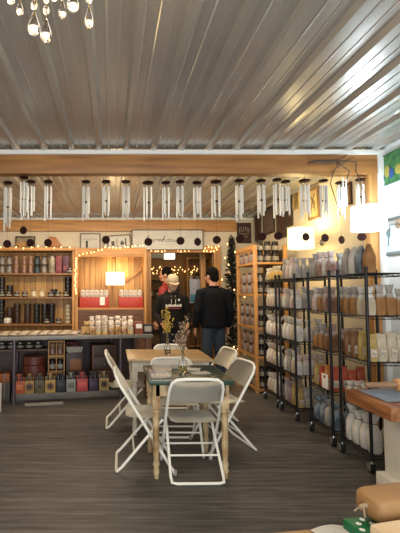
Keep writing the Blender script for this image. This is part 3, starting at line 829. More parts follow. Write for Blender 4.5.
for i, px in enumerate((47, 59)):
    ware('pot', (sx_at(px, 7.44), 7.44, SZ[2] + 0.001), f'{ORD[i]} of two before the tins, third shelf of pine shelving', g3)
# on top of the shelving
t = thing('wicker_basket', 'shallow round wicker basket on top of the pine shelving', 'basket', (sx_at(20), 7.50, 2.236))
obj('bowl', MB().lathe([(0.07, 0), (0.10, 0.05), (0.105, 0.10), (0.098, 0.10), (0.09, 0.05), (0, 0.012)], 18), mat('wicker', '#8a6436', 0.7, color2='#b08a52', vscale=50), t)
obj('rim', MB().tube([(0.103 * math.cos(a * PI / 10), 0.103 * math.sin(a * PI / 10), 0.10) for a in range(20)], 0.007, 6, closed=True), MATS['wicker'], t)
def wall_frame(name, label, cat, c, w, h, yd, fm, pm, border=0.02, rot=None, group=None):
    """a frame facing -Y centred at c"""
    t = thing(name, label, cat, c, 0, group)
    if rot: t.rotation_euler = rot
    obj('picture', bx(-w / 2 + border * .6, w / 2 - border * .6, -yd * 0.6, 0, -h / 2 + border * .6, h / 2 - border * .6), pm, t)
    m = MB()
    m.box(-w / 2, w / 2, -yd, 0, h / 2 - border, h / 2, 0.002); m.box(-w / 2, w / 2, -yd, 0, -h / 2, -h / 2 + border, 0.002)
    m.box(-w / 2, -w / 2 + border, -yd, 0, -h / 2 + border, h / 2 - border, 0.002); m.box(w / 2 - border, w / 2, -yd, 0, -h / 2 + border, h / 2 - border, 0.002)
    obj('frame', m, fm, t)
    return t
frame_dark = mat('frame_dark', '#3a2a1c', 0.5)
frame_grey = mat('frame_grey', '#5a4c3a', 0.5, color2='#7a6a54', vscale=6)
wall_frame('framed_picture', 'dark framed picture leaning on top of the pine shelving', 'picture', (sx_at(24.5, 7.72), 7.765, 2.37), 0.38, 0.24, 0.02, frame_dark, mat('picture_print', '#9a8a70', 0.6, color2='#5b4a38', vscale=9), 0.025)
t = thing('wooden_plaque', 'terracotta brown house-shaped plaque on top of the pine shelving', 'plaque', (sx_at(54, 7.7), 7.72, 2.236), 0.0)
obj('board', MB().prism([(-0.13, 0), (0.15, 0), (0.13, 0.08), (0.03, 0.23), (-0.10, 0.25), (-0.12, 0.20)], 0, 0.03), mat('terracotta', '#96592e', 0.6, color2='#b8824e', vscale=6), t)
obj('stand', bx(-0.05, 0.05, -0.03, 0.0, 0, 0.05, 0.003), brown_wood, t)

# ------------------------------------------------------------------ pine hutch with the table lamp and red bins
HX0, HX1, HY = -0.66, 0.62, 7.34
t = thing('pine_hutch', 'pine board display hutch with a lit lamp between two red bins', 'hutch', (0, HY, 0))
obj('back_panel', bx(HX0, HX1, 0.40, 0.42, 0.9, 2.20), pine_boards, t)
for x in (HX0, HX1 - 0.05):
    obj('side_panel', bx(x, x + 0.05, 0, 0.40, 0, 2.20, 0.004), pine_z, t)
obj('header', bx(HX0 + 0.05, HX1 - 0.05, 0, 0.03, 2.06, 2.20, 0.004), pine_x, t)
obj('top_board', bx(HX0, HX1, 0, 0.42, 2.20, 2.225, 0.003), pine_x, t)
obj('shelf', bx(HX0 + 0.05, HX1 - 0.05, 0.02, 0.40, 1.115, 1.15, 0.003), pine_x, t)
obj('cabinet_front', bx(HX0 + 0.05, HX1 - 0.05, 0.02, 0.05, 0, 1.115), brown_wood, t)
obj('centre_post', bx(0.01, 0.065, 0.36, 0.40, 1.15, 2.06, 0.003), pine_z, t)
M = Matrix.Translation((0.41, 0.37, 1.76)) @ Matrix.Rotation(R(-38), 4, 'Y')
obj('diagonal_brace', MB().box(-0.22, 0.22, -0.02, 0.02, -0.03, 0.03, 0.003, M), pine_x, t)
red_bin = mat('red_bin', '#a52c10', 0.45, var=0.08)
for bi, (x0, x1, lb) in enumerate([(-0.58, -0.055, 'red bin of small goods with a white tag, in the pine hutch'), (0.12, 0.56, 'red bin of small goods without a tag, in the pine hutch')]):
    t = thing('red_bin', lb, 'bin', ((x0 + x1) / 2, HY + 0.03, 1.151), 0, 'red bins in the pine hutch')
    w = (x1 - x0) / 2
    obj('front_panel', bx(-w, w, 0, 0.012, 0, 0.19, 0.002), red_bin, t)
    m = MB(); m.box(-w, -w + 0.012, 0.012, 0.25, 0, 0.21); m.box(w - 0.012, w, 0.012, 0.25, 0, 0.21); m.box(-w, w, 0.25, 0.262, 0, 0.22); m.box(-w, w, 0.012, 0.25, 0, 0.012)
    obj('bin_body', m, red_bin, t)
    obj('inner_step', bx(-w + 0.013, w - 0.013, 0.014, 0.249, 0.013, 0.15), brown_wood, t)
    if bi == 0:
        obj('price_tag', bx(0.10, 0.19, -0.004, 0, 0.045, 0.19, 0.001), white_paper, t)['label'] = 'white card tag'
    n = 6 if bi == 0 else 5
    for r in range(2):
        for k in range(n):
            xx = x0 + 0.055 + k * ((x1 - x0) - 0.11) / (n - 1)
            ware('cello_bag', (xx, HY + 0.03 + 0.07 + 0.10 * r, 1.151 + 0.151), f'{ORD[k]} in the {"front" if r == 0 else "back"} row of the {"tagged" if bi == 0 else "untagged"} red bin', f'clear bags in the red bins', random.uniform(-0.2, 0.2))
shade_mat_warm = mat('shade_glow_warm', '#f0e0c0', 0.8, emit='#fff0d0', estr=2.2)
t = thing('hutch_lamp', 'glowing white square shaded lamp hanging in the pine hutch', 'lamp', (0.057, HY + 0.14, 1.54), 0)
obj('lamp_shade', bx(-0.165, 0.165, -0.10, 0.10, 0.02, 0.25, 0.006), shade_mat_warm, t)
m = MB(); m.tube([(0, 0, 0.25), (0, 0, 0.66)], 0.006, 6); m.lathe([(0.03, 0.645), (0.03, 0.659)], 12)
obj('hanging_rod', m, black_metal, t)
point('hutch_lamp_light', (0.057, HY + 0.14, 1.86), 6, (1.0, 0.80, 0.45), 0.06)

# ------------------------------------------------------------------ long counter with its lower shelf
CA = R(10); CO = Vector((-2.0, 5.17, 0))
def cw(x, y, z):
    return (CO.x + math.cos(CA) * x - math.sin(CA) * y, CO.y + math.sin(CA) * x + math.cos(CA) * y, z)
def lx(px, y=0.0):
    """distance along the counter seen at photo column px"""
    k = (px - CX) / F
    return (k * (CO.y + math.cos(CA) * y) - CO.x + math.sin(CA) * y) / (math.cos(CA) - k * math.sin(CA))
t = thing('counter', 'long grey topped counter on metal posts with a low shelf of bottle packs', 'counter', CO, CA)
obj('countertop', bx(0, 2.60, 0, 0.85, 0.815, 0.86, 0.004), mat('counter_top', '#5d5a54', 0.4, color2='#77726a', vscale=4), t)
pole_m = mat('pole_steel', '#5a5058', 0.35, 0.6)
for x, y in ((lx(15), 0.04), (lx(121), 0.04), (lx(15), 0.78), (lx(121), 0.78)):
    m = MB(); m.lathe([(0.022, 0), (0.022, 0.815)], 12, (x, y, 0)); m.lathe([(0.030, 0.0), (0.030, 0.02)], 12, (x, y, 0))
    obj('post', m, pole_m, t)
obj('end_leg', bx(2.50, 2.57, 0.03, 0.10, 0, 0.815, 0.004), brown_wood, t)
obj('end_leg', bx(2.50, 2.57, 0.74, 0.81, 0, 0.815, 0.004), brown_wood, t)
obj('end_leg', bx(0.02, 0.09, 0.03, 0.10, 0, 0.815, 0.004), brown_wood, t)
xl, xr = lx(15) - 0.03, lx(121) + 0.05
obj('low_shelf', bx(xl, xr, 0.07, 0.75, 0.035, 0.115, 0.004), mat('shelf_grey', '#4a4640', 0.5, color2='#605b53', vscale=5), t)
obj('mid_shelf', bx(0.10, lx(48, 0.6), 0.50, 0.77, 0.60, 0.63, 0.003), brown_wood, t)
obj('back_panel', bx(0.02, 2.57, 0.82, 0.85, 0.0, 0.815), dark_wood, t)
obj('support_rail', bx(xl, xr, 0.10, 0.14, 0.0, 0.035), dark_wood, t)

# bottle packs on the low shelf
packs = [(20, 11, '#8e3f1e', '#a8582c', 'orange'), (30.5, 9, '#8a6a34', '#2c1a10', 'tan with a dark round emblem'), (40.5, 9, '#4c4626', '#27240f', 'olive green'), (51, 10, '#9a7a3e', '#2a1a10', 'pale tan with a dark round emblem'),
         (61.5, 9, '#14181c', '#20262a', 'near-black'), (71.5, 9, '#7d7c74', '#55544e', 'light grey'), (82.5, 11, '#9a3a38', '#b04a46', 'pinkish red'), (93.5, 9, '#2a1c30', '#3c2a44', 'dark purple'), (104, 10, '#8a7448', '#241a12', 'buff with a dark round emblem')]
PY = 0.10
for i, (px, pw, c1, c2, word) in enumerate(packs):
    w = pw * 5.50 / F / 2 * 0.99
    x = lx(px, PY)
    t = thing('bottle_pack', f'{word} bottle carrier, {ORD[i]} along the low shelf', 'bottle carrier', cw(x, PY, 0.116), CA, 'bottle carriers on the low shelf')
    cm = mat(f'carton_{i}', c1, 0.55, var=0.08)
    m = MB()
    m.box(-w, w, -0.02, -0.014, 0, 0.165, 0.001); m.box(-w, w, 0.134, 0.14, 0, 0.165, 0.001); m.box(-w, -w + 0.005, -0.014, 0.134, 0, 0.165); m.box(w - 0.005, w, -0.014, 0.134, 0, 0.165); m.box(-w + 0.005, w - 0.005, -0.014, 0.134, 0, 0.005)
    obj('carton', m, cm, t)
    m = MB(); m.box(-w + 0.005, w - 0.005, 0.057, 0.062, 0.005, 0.20); m.box(-w * .6, w * .6, 0.055, 0.064, 0.20, 0.24, 0.004)
    obj('handle_panel', m, cm, t)
    em = mat(f'emblem_{i}', c2, 0.5)
    m = MB()
    if 'round' in word or i == 2:
        m.tube([(0, -0.0225, 0.085), (0, -0.020, 0.085)], 0.048, 20)
        obj('emblem', m, em, t)
        obj('emblem_ring', MB().tube([(0.036 * math.cos(a * PI / 10), -0.0228, 0.085 + 0.036 * math.sin(a * PI / 10)) for a in range(20)], 0.0035, 5, closed=True), mat('emblem_tan', '#8a6236', 0.5), t)
    else:
        m.box(-w * .7, w * .7, -0.0225, -0.020, 0.05, 0.12, 0.001)
        obj('emblem', m, em, t)
    for r in range(2):
        for s in range(2):
            ware('bottle', cw(x + (s - 0.5) * w * 0.95, PY + 0.021 + 0.077 * r, 0.122), f'{"front" if r == 0 else "back"} row, {"first" if s == 0 else "second"} in the {word.split(" with")[0]} carrier, low shelf', 'bottles in the carriers')
t = thing('folded_cloth', 'rumpled white cloth bundle at the end of the low shelf', 'cloth', cw(lx(114.5, 0.12), 0.15, 0.116), CA)
m = MB()
for k in range(9): m.ell((random.uniform(-0.06, 0.06), random.uniform(-0.04, 0.05), 0.032 + random.uniform(0, 0.03)), (0.05, 0.045, 0.03), 10, 6)
obj('cloth_folds', fuse(m, 0.012, mat('linen', '#a89a86', 0.85, var=0.08), 3), None, t)
# wooden barrel, crates, basket and box behind the packs
t = thing('barrel', 'reddish brown wooden drum with a lid, under the counter', 'barrel', cw(lx(35, 0.42), 0.42, 0.116), CA)
drum = mat('drum_wood', '#4a1e16', 0.5, color2='#6b3326', vscale=4, stretch=(8, 8, 1))
obj('drum_body', MB().lathe([(0.145, 0), (0.152, 0.02), (0.158, 0.2), (0.150, 0.41)], 24), drum, t)
obj('lid', MB().lathe([(0.160, 0.41), (0.160, 0.43), (0.150, 0.44), (0.0, 0.445)], 24), mat('drum_lid', '#5c3426', 0.45, var=0.1), t)
m = MB(); m.tube([(0.157 * math.cos(a * PI / 12), 0.157 * math.sin(a * PI / 12), 0.08) for a in range(24)], 0.006, 5, closed=True); m.tube([(0.157 * math.cos(a * PI / 12), 0.157 * math.sin(a * PI / 12), 0.33) for a in range(24)], 0.006, 5, closed=True)
obj('hoop', m, black_metal, t)
crate_x = lx(57, 0.36)
for k in range(3):
    t = thing('pine_crate', f'open pine crate, {["lowest", "middle one", "topmost"][k]} of the stack beside the drum', 'crate', cw(crate_x, 0.36, 0.116 + 0.215 * k), CA, 'stacked pine crates under the counter')
    m = MB(); w, h, d = 0.115, 0.213, 0.17
    m.box(-w, w, 0, d, 0, 0.012, 0.001); m.box(-w, w, 0, d, h - 0.012, h, 0.001); m.box(-w, -w + 0.014, 0, d, 0.012, h - 0.012); m.box(w - 0.014, w, 0, d, 0.012, h - 0.012)
    obj('crate_body', m, pine_x, t); obj('back_panel', bx(-w + 0.014, w - 0.014, d - 0.01, d, 0.012, h - 0.012), pine_boards, t)
    obj('divider', bx(-0.006, 0.006, 0.005, d - 0.01, 0.012, h - 0.012), pine_z, t)
    if k:
        for s in (-1, 1):
            ware('jar_brown' if k == 2 else 'jar_dark', cw(crate_x + s * 0.053, 0.36 + 0.08, 0.116 + 0.215 * k + 0.0125), f'{"first" if s < 0 else "second"} in the {"topmost" if k == 2 else "middle"} pine crate', 'jars in the pine crates')
bxx = lx(75, 0.42)
t = thing('wooden_stand', 'dark wooden box stand under the white basket', 'stand', cw(bxx, 0.40, 0.116), CA)
obj('box_body', bx(-0.12, 0.12, 0, 0.24, 0, 0.46, 0.004), dark_wood, t)
obj('front_panel', bx(-0.07, 0.09, -0.008, 0, 0.22, 0.38, 0.002), mat('amber_wood', '#7a4a24', 0.5, var=0.15), t)['label'] = 'amber wood panel'
t = thing('basket', 'white basket of dark red packets on the dark box stand', 'basket', cw(bxx, 0.52, 0.577), CA)
obj('basket_body', MB().box(-0.105, 0.105, -0.09, 0.09, 0, 0.085, 0.008, None, -0.15), mat('basket_white', '#8f8778', 0.6, color2='#aaa292', vscale=40), t)
m = MB()
for k in range(14): m.ell((random.uniform(-0.09, 0.09), random.uniform(-0.07, 0.07), 0.095 + random.uniform(0, 0.045)), (0.035, 0.03, 0.028), 8, 5)
o = obj('packets', m, mat('dark_red', '#3a1618', 0.5, color2='#5c2a2a', vscale=20), t); o['kind'] = 'stuff'
t = thing('drawer_box', 'brown wooden box with drawers under the counter, beyond the basket', 'box', cw(lx(104, 0.42), 0.40, 0.116), CA)
obj('box_body', bx(-0.17, 0.17, 0, 0.30, 0, 0.56, 0.004), brown_wood, t)
for r in range(3):
    dr = obj('drawer', bx(-0.145, 0.145, -0.012, 0, 0.03 + 0.18 * r, 0.185 + 0.18 * r, 0.003), mat('drawer_wood', '#382218', 0.5, var=0.15), t)
    obj('knob', MB().ell((0, -0.02, 0.11 + 0.18 * r), 0.012, 8, 6), chrome, dr)
for i, px in enumerate((3, 12, 21, 30, 39)):
    ware('pot', cw(lx(px, 0.58), 0.58, 0.631), f'{ORD[i]} along the rear mid shelf under the counter', 'pots on the mid shelf under the counter')
# left of the post: orange carton on a grey one, and a white framed board
gx = lx(6.0, 0.25)
t = thing('carton', 'grey carton on the floor behind the counter post', 'carton', cw(gx, 0.22, 0), CA)
obj('carton_body', bx(-0.07, 0.07, 0, 0.2, 0, 0.24, 0.003), mat('grey_carton', '#4c4640', 0.7, var=0.1), t); obj('tape', bx(-0.012, 0.012, -0.001, 0.2, 0.04, 0.2405), mat('carton_tape', '#6a6258', 0.4), t)
t = thing('carton', 'orange carton on top of the grey carton behind the counter post', 'carton', cw(gx, 0.22, 0.241), CA)
obj('carton_body', bx(-0.065, 0.065, 0.01, 0.19, 0, 0.11, 0.003), mat('orange_carton', '#8a4a1c', 0.6, var=0.1), t); obj('tape', bx(-0.012, 0.012, 0.009, 0.19, 0.02, 0.1105), MATS['carton_tape'], t)
t = thing('framed_board', 'white framed board standing on the floor before the counter', 'board', (-1.50, 4.98, 0), 0.05)
obj('panel', bx(-0.22, 0.14, 0.01, 0.02, 0.02, 0.33), mat('board_grey', '#5e574e', 0.6), t)
m = MB(); m.box(-0.25, 0.17, 0, 0.03, 0.31, 0.34, 0.002); m.box(-0.25, 0.17, 0, 0.03, 0, 0.03, 0.002); m.box(-0.25, -0.22, 0, 0.03, 0.03, 0.31, 0.002); m.box(0.14, 0.17, 0, 0.03, 0.03, 0.31, 0.002)
obj('frame', m, mat('frame_white', '#a69e90', 0.5), t)
t = thing('cardboard_sheet', 'flat pale board lying on the floor under the low shelf', 'board', cw(lx(45, -0.04), -0.05, 0), CA)
obj('sheet', bx(-0.24, 0.24, -0.03, 0.03, 0, 0.025, 0.002), mat('pale_board', '#7d776d', 0.6), t)

# on the countertop
gct = 'flat packs on the counter'
i = 0
for r, (yy, n) in enumerate(((0.12, 8), (0.30, 8), (0.48, 7))):
    for k in range(n):
        px = 3 + k * 10 + 2 * r
        if px > 82: continue
        ware('flat_pack', cw(lx(px, yy), yy, 0.861), f'{ORD[k]} in the {["front", "middle", "back"][r]} row on the grey counter', gct, CA + random.uniform(-0.3, 0.3))
for r, yy in enumerate((0.10, 0.22, 0.34, 0.47)):
    for k in range(7):
        x = lx(92 + k * 6.4, yy)
        kind = random.choice(['candy_jar', 'cello_amber', 'cello_amber'] if r < 2 else ['cello_bag', 'cello_amber', 'cello_pale'])
        o = ware(kind, cw(x, yy + random.uniform(-0.02, 0.02), 0.861 if r < 2 else 0.921), f'{ORD[k]} in the {["front", "second", "third", "back"][r]} row on the grey counter', 'jars and bags of sweets on the counter', CA + random.uniform(-0.5, 0.5))
        if o is not WARE[kind]: s_ = random.uniform(0.85, 1.1); o.scale = (min(s_, 1.0), min(s_, 1.0), s_)
t = thing('display_riser', 'low wooden riser under the rear rows of clear bags on the counter', 'riser', cw(lx(111, 0.42), 0.42, 0.861), CA)
obj('riser_top', bx(-0.36, 0.36, -0.10, 0.13, 0.045, 0.0585, 0.002), brown_wood, t)
for s in (-1, 1): obj('foot', bx(s * 0.33 - 0.02, s * 0.33 + 0.02, -0.09, 0.12, 0, 0.045), brown_wood, t)
m = MB(); m.sheet(lambda u, v: Vector((u * 0.26, v * 0.10, 0.02 * math.sin(7 * u + 4 * v) + 0.05 * math.sin(PI * u))), 12, 6, 0.003)
tag(obj('plastic_wrap', m, mat('wrap_white', '#b8b2a8', 0.3, var=0.1), None, cw(lx(108, 0.64), 0.62, 0.99), (0, 0, CA)), 'white plastic wrap draped on the carton behind the clear bags', 'plastic')
t = thing('carton', 'brown carton at the back of the counter under white plastic wrap', 'carton', cw(lx(116, 0.68), 0.60, 0.861), CA)
obj('carton_body', bx(-0.22, 0.22, 0, 0.18, 0, 0.105, 0.003), mat('kraft_carton', '#6a4c30', 0.7, var=0.1), t); obj('tape', bx(-0.015, 0.015, -0.001, 0.181, 0.02, 0.1055), MATS['carton_tape'], t)
t = thing('gift_box', 'dusty red box with a pale label on the counter', 'box', cw(lx(138, 0.10), 0.10, 0.861), CA)
obj('box_body', bx(-0.055, 0.055, -0.05, 0.06, 0, 0.17, 0.003), mat('dusty_red', '#7a3a26', 0.5, var=0.12), t); obj('paper_label', bx(-0.04, 0.04, -0.0515, -0.05, 0.08, 0.14), white_paper, t)
t = thing('card_holder', 'dark holder with a pale card, at the end of the counter', 'card holder', cw(lx(147, 0.12), 0.12, 0.861), CA)
obj('holder', bx(-0.065, 0.065, -0.04, 0.05, 0, 0.13, 0.004), black, t); obj('card', bx(-0.05, 0.05, -0.043, -0.04, 0.03, 0.105, 0.001), mat('card_tan', '#8f8678', 0.6), t)
t = thing('teddy_bear', 'small tan stuffed bear sitting on the counter beside the candy jars', 'soft toy', cw(lx(86, 0.2), 0.2, 0.861), CA)
m = MB(); m.ell((0, 0, 0.055), (0.05, 0.045, 0.055)); m.ell((0.01, -0.005, 0.135), (0.038, 0.035, 0.036)); m.ell((-0.018, 0, 0.168), 0.014); m.ell((0.038, 0, 0.168), 0.014); m.ell((0.01, -0.038, 0.128), (0.018, 0.014, 0.014))
for s in (-1, 1): m.ell((s * 0.05, -0.02, 0.075), (0.018, 0.018, 0.035)); m.ell((s * 0.035, -0.05, 0.022), (0.022, 0.035, 0.022))
obj('bear_body', fuse(m, 0.007, mat('bear_tan', '#a08050', 0.9, var=0.1, vscale=40, bump=0.3, bscale=90), 2), None, t)
obj('nose', MB().ell((0.01, -0.053, 0.133), (0.006, 0.004, 0.004), 8, 6), black, t)

# ------------------------------------------------------------------ pine corner unit of dark jars
UX0, UX1, UY0, UY1 = 2.045, 2.53, 5.90, 6.74
UZ = [1.87, 1.41, 0.93, 0.515, 0.06]
t = thing('jar_shelf', 'pine post shelf unit full of dark jars, behind the wire racks', 'shelving', (UX0, UY0, 0))
for x in (0, UX1 - UX0 - 0.05):
    for y in (0, UY1 - UY0 - 0.05):
        obj('post', bx(x, x + 0.05, y, y + 0.05, 0, 2.12, 0.004), pine_z, t)
for z in UZ:
    obj('shelf', bx(0.004, UX1 - UX0 - 0.004, 0.004, UY1 - UY0 - 0.004, z - 0.035, z, 0.003), pine_x, t)
m = MB(); m.box(0.0, 0.02, 0.05, UY1 - UY0 - 0.05, 2.06, 2.12); m.box(0.05, UX1 - UX0 - 0.05, UY1 - UY0 - 0.02, UY1 - UY0, 2.06, 2.12)
obj('top_rail', m, pine_x, t)
obj('back_panel', bx(UX1 - UX0 - 0.02, UX1 - UX0, 0.05, UY1 - UY0 - 0.05, 0.06, 2.06), dark_wood, t)
for si, z in enumerate(UZ):
    for lv in range(2):
        for k in range(3):
            ware('jar_dark', (UX0 + 0.115 + 0.112 * k, UY0 + 0.075, z + 0.001 + lv * 0.152), f'{ORD[k]} from the post, {"lower" if lv == 0 else "upper"} row, {SHN[si]} board of jar shelf', 'dark jars on the jar shelf')
    for k in range(5):
        for lv in range(2 if si else 1):
            kd = 'jar_brown' if (k + si) % 2 else 'jar_grey'
            ware(kd, (UX0 + 0.075, UY0 + 0.20 + 0.125 * k, z + 0.001 + lv * 0.159), f'{ORD[k]} along the doorway side, {"lower" if lv == 0 else "upper"} row, {SHN[si]} board of jar shelf', 'jars facing the doorway on the jar shelf')

# ------------------------------------------------------------------ string lights
bulb_m = mat('bulb_glow', '#ffe0b0', 0.5, emit='#ffc070', estr=4.0)
wire_m = mat('wire_green', '#2a3018', 0.7)
BULB = None
def string(label, pts, n, jit=0.012, hang=True, r=0.010):
    global BULB
    pts = [Vector(p) for p in pts]
    t = thing('string_lights', label, 'string lights', pts[0])
    o = pts[0]
    obj('wire', MB().tube([p - o for p in pts], 0.003, 5), wire_m, t)
    seg = [(b - a).length for a, b in zip(pts, pts[1:])]
    tot = sum(seg)
    for k in range(n):
        d = tot * (k + 0.5) / n; i = 0
        while i < len(seg) - 1 and d > seg[i]: d -= seg[i]; i += 1
        p = pts[i].lerp(pts[i + 1], d / seg[i]) - o
        if BULB is None:
            BULB = MB().lathe([(0.004, 0.012), (0.009, 0.006), (0.010, -0.004), (0.006, -0.016), (0, -0.020)], 8).mesh('bulb', bulb_m)
        link('bulb', BULB, t, p + Vector((random.uniform(-jit, jit), -0.006, -0.010 + random.uniform(-jit, jit))), (random.uniform(-.4, .4), random.uniform(-.4, .4), 0))
    return t
def sag(a, b, n, s):
    a, b = Vector(a), Vector(b)
    return [a.lerp(b, i / n) - Vector((0, 0, s * 4 * (i / n) * (1 - i / n))) for i in range(n + 1)]
string('string of warm lights along the front edge of the pine shelving top', [Vector((x, 7.315, 2.245 + 0.012 * math.sin(9 * x))) for x in [-2.2 + 0.1 * k for k in range(16)]], 11)
string('string of warm lights hanging down the hutch side by the pine shelving', [Vector((-0.635 + 0.02 * math.sin(6 * k), 7.325, 2.05 - 0.055 * k)) for k in range(13)], 16)
string('string of warm lights across the top of the pine hutch', sag((-0.62, 7.325, 2.10), (-0.1, 7.325, 2.25), 6, 0.02) + sag((-0.05, 7.325, 2.25), (0.60, 7.325, 2.29), 8, 0.02), 18)
string('string of warm lights swagged over the doorway, upper strand', sag((0.62, 7.735, 2.31), (1.3, 7.735, 2.33), 8, 0.04) + sag((1.32, 7.735, 2.33), (2.05, 7.735, 2.31), 8, 0.04), 22)
string('string of warm lights swagged over the doorway, lower strand', sag((0.66, 7.73, 2.27), (1.1, 7.73, 2.26), 6, 0.05) + sag((1.12, 7.73, 2.26), (1.6, 7.73, 2.27), 6, 0.05) + sag((1.62, 7.73, 2.27), (2.02, 7.73, 2.25), 6, 0.05), 22)
string('tangled warm lights on the back wall of the next room', [Vector((0.95 + 0.06 * k, RB - 0.22, 1.98 + 0.09 * math.sin(k * 2.1) + 0.03 * math.cos(k * 5))) for k in range(21)], 40, 0.03)
string('string of warm lights trailing along the floor under the tree', [Vector((2.02 - 0.03 * math.sin(2 * k), 6.86 - 0.03 * k, 0.06 + 0.5 * max(0, 1 - k / 5) + 0.01 * math.sin(5 * k))) for k in range(12)], 12)

# ------------------------------------------------------------------ slim dark tree with lights
TX, TY = 2.10, 7.16
t = thing('slim_tree', 'slim dark artificial evergreen with warm lights beside the doorway', 'tree', (TX, TY, 0))
m = MB(); m.lathe([(0.13, 0), (0.13, 0.02), (0.02, 0.03), (0.018, 2.2), (0.006, 2.36)], 10)
obj('trunk', m, dark_wood, t)
m = MB()
for k in range(2200):
    z = 0.18 + 2.2 * random.random() ** 0.9
    rad = min(0.20, 0.05 + 0.30 * max(0, 1 - (z - 0.18) / 2.25) ** 0.8)
    a = random.uniform(0, 2 * PI); q = rad * random.uniform(0.5, 1.05)
    p0 = Vector((math.cos(a) * 0.01, math.sin(a) * 0.01, z)); p1 = Vector((math.cos(a) * q, math.sin(a) * q, z + random.uniform(-0.05, 0.06)))
    side = Vector((-math.sin(a), math.cos(a), random.uniform(-.5, .5))).normalized() * random.uniform(0.010, 0.02)
    mid = p0.lerp(p1, 0.6)
    vs = [m.bm.verts.new(v) for v in (p0, mid + side, p1, mid - side)]
    m.bm.faces.new(vs)
obj('foliage', m, mat('fir', '#0f150e', 0.8, color2='#28301e', vscale=12), t)
m = None
for k in range(26):
    z = 0.3 + 2.0 * (k + random.random()) / 26
    rad = min(0.20, 0.05 + 0.30 * max(0, 1 - (z - 0.18) / 2.25) ** 0.8)
    a = k * 2.4
    link('bulb', BULB, t, (math.cos(a) * rad, math.sin(a) * rad, z))

# ------------------------------------------------------------------ wind chimes under the front beam
chime_tube = mat('chime_tube', '#d2cec4', 0.3, 0.35)
chime_wood = mat('chime_wood', '#2a130c', 0.8, spec=0.15)
ZB = 2.612
def make_chime(label, kind, topz, tube_len, sailz):
    """hangs from the beam at z=0; tops and tubes below"""
    t = thing('wind_chime', label, 'wind chime', (0, 4.06, ZB), 0, 'wind chimes along the beam')
    rd = 0.055 if kind == 'round' else 0.045
    m = MB(); m.lathe([(0.0, 0.012), (rd * .8, 0.010), (rd, 0.004), (rd, -0.006), (rd * .85, -0.010), (0, -0.011)], 20, (0, 0, -topz))
    obj('top_disc', m, chime_wood, t)
    m = MB()
    m.tube([(0, 0, 0), (0, 0, -topz * .5)], 0.0014, 4)
    for k in range(3):
        a = k * 2 * PI / 3; m.tube([(0, 0, -topz * .5), (rd * .7 * math.cos(a), rd * .7 * math.sin(a), -topz)], 0.0012, 4)
    m.tube([(0, 0, -topz), (0, 0, -sailz)], 0.0012, 4)
    for k in range(5):
        a = k * 2 * PI / 5 + .3; m.tube([(rd * .72 * math.cos(a), rd * .72 * math.sin(a), -topz), (rd * .72 * math.cos(a), rd * .72 * math.sin(a), -topz - 0.055)], 0.0012, 4)
    obj('cord', m, mat('cord_dark', '#4a4238', 0.8), t)
    for k in range(5):
        a = k * 2 * PI / 5 + .3; x, y = rd * .72 * math.cos(a), rd * .72 * math.sin(a)
        L = tube_len * (0.78 + 0.22 * ((k * 2) % 5) / 4)
        m = MB(); m.tube([(x, y, -topz - 0.05), (x, y, -topz - 0.05 - L)], 0.0085, 8)
        obj('tube', m, chime_tube, t)
    m = MB(); m.lathe([(0, 0.008), (0.017, 0.006), (0.019, 0), (0.017, -0.006), (0, -0.008)], 14, (0, 0, -topz - 0.05 - tube_len * .45))
    obj('striker', m, chime_wood, t)
    if sailz > topz + tube_len:
        m = MB(); m.tube([(0, 0.004, -sailz), (0, -0.004, -sailz)], 0.040, 18)
        obj('wind_sail', m, chime_wood, t)
    return t
CH = [(8, 183, 'bar', 232, 244), (24, 177, 'bar', 220, 230), (31, 182, 'bar', 219, 243), (48.5, 182, 'bar', 222, 243), (86, 182, 'bar', 222, 0), (106, 182, 'bar', 219, 240), (126, 182, 'bar', 221, 0), (148, 183, 'round', 222, 242),
      (166, 183, 'bar', 221, 0), (180, 182, 'bar', 220, 241), (197, 183, 'bar', 221, 242), (216, 182, 'round', 220, 240), (239, 181, 'bar', 222, 239), (261, 181, 'bar', 219, 237), (277, 180, 'bar', 219, 236), (285.5, 181, 'bar', 217, 0), (304.5, 181, 'round', 220, 237),
      (323.5, 181, 'bar', 220, 238), (340, 183, 'bar', 223, 240), (360, 180, 'bar', 213, 237)]
s = 4.06 / F
for i, (px, yd, kind, yt, ys) in enumerate(CH):
    topz = ZB - at(px, yd, 4.06).z
    L = (yt - yd) * s - 0.05
    sz = ZB - at(px, ys, 4.06).z if ys else topz + 0.2
    extra = ' with a round top' if kind == 'round' else (' with a hanging disc sail' if ys else ' without a sail')
    o = make_chime(f'silver wind chime{extra}, {ORD[i]} along the beam from the shelving side', kind, topz, L, sz)
    yy = 4.085 if i in (1, 15) else 4.05
    o.location = (at(px, yd, yy).x, yy, ZB)
    o.rotation_euler = (0, 0, random.uniform(-0.5, 0.5))

# driftwood branch on the beam, twig mobile hanging from it
t = thing('driftwood', 'dark driftwood branch fixed along the front of the beam', 'branch', (at(326, 161, 3.97).x, 3.97, at(326, 162, 3.97).z))
dw = mat('driftwood', '#3d2a1e', 0.75, color2='#5e4634', vscale=6, stretch=(1, 6, 6), bump=0.3, bscale=18)
m = MB(); m.tube([(-0.17, 0.008, -0.005), (-0.08, 0, 0.004), (0.02, -0.005, 0.0), (0.10, -0.006, 0.010), (0.17, 0, 0.0)], [0.010, 0.020, 0.022, 0.018, 0.008], 8)
obj('bough', m, dw, t)
m = MB(); m.tube([(0.10, 0, 0.01), (0.17, -0.01, 0.045), (0.20, -0.01, 0.075)], [0.010, 0.007, 0.003], 6); m.tube([(0.13, 0, 0.0), (0.22, 0, 0.02), (0.28, 0.0, 0.055)], [0.008, 0.006, 0.003], 6)
obj('twig', m, dw, t)
t = thing('twig_mobile', 'hanging mobile of curved twigs and cords in front of the beam end', 'mobile', (at(340, 160, 3.93).x, 3.93, at(340, 165, 3.93).z))
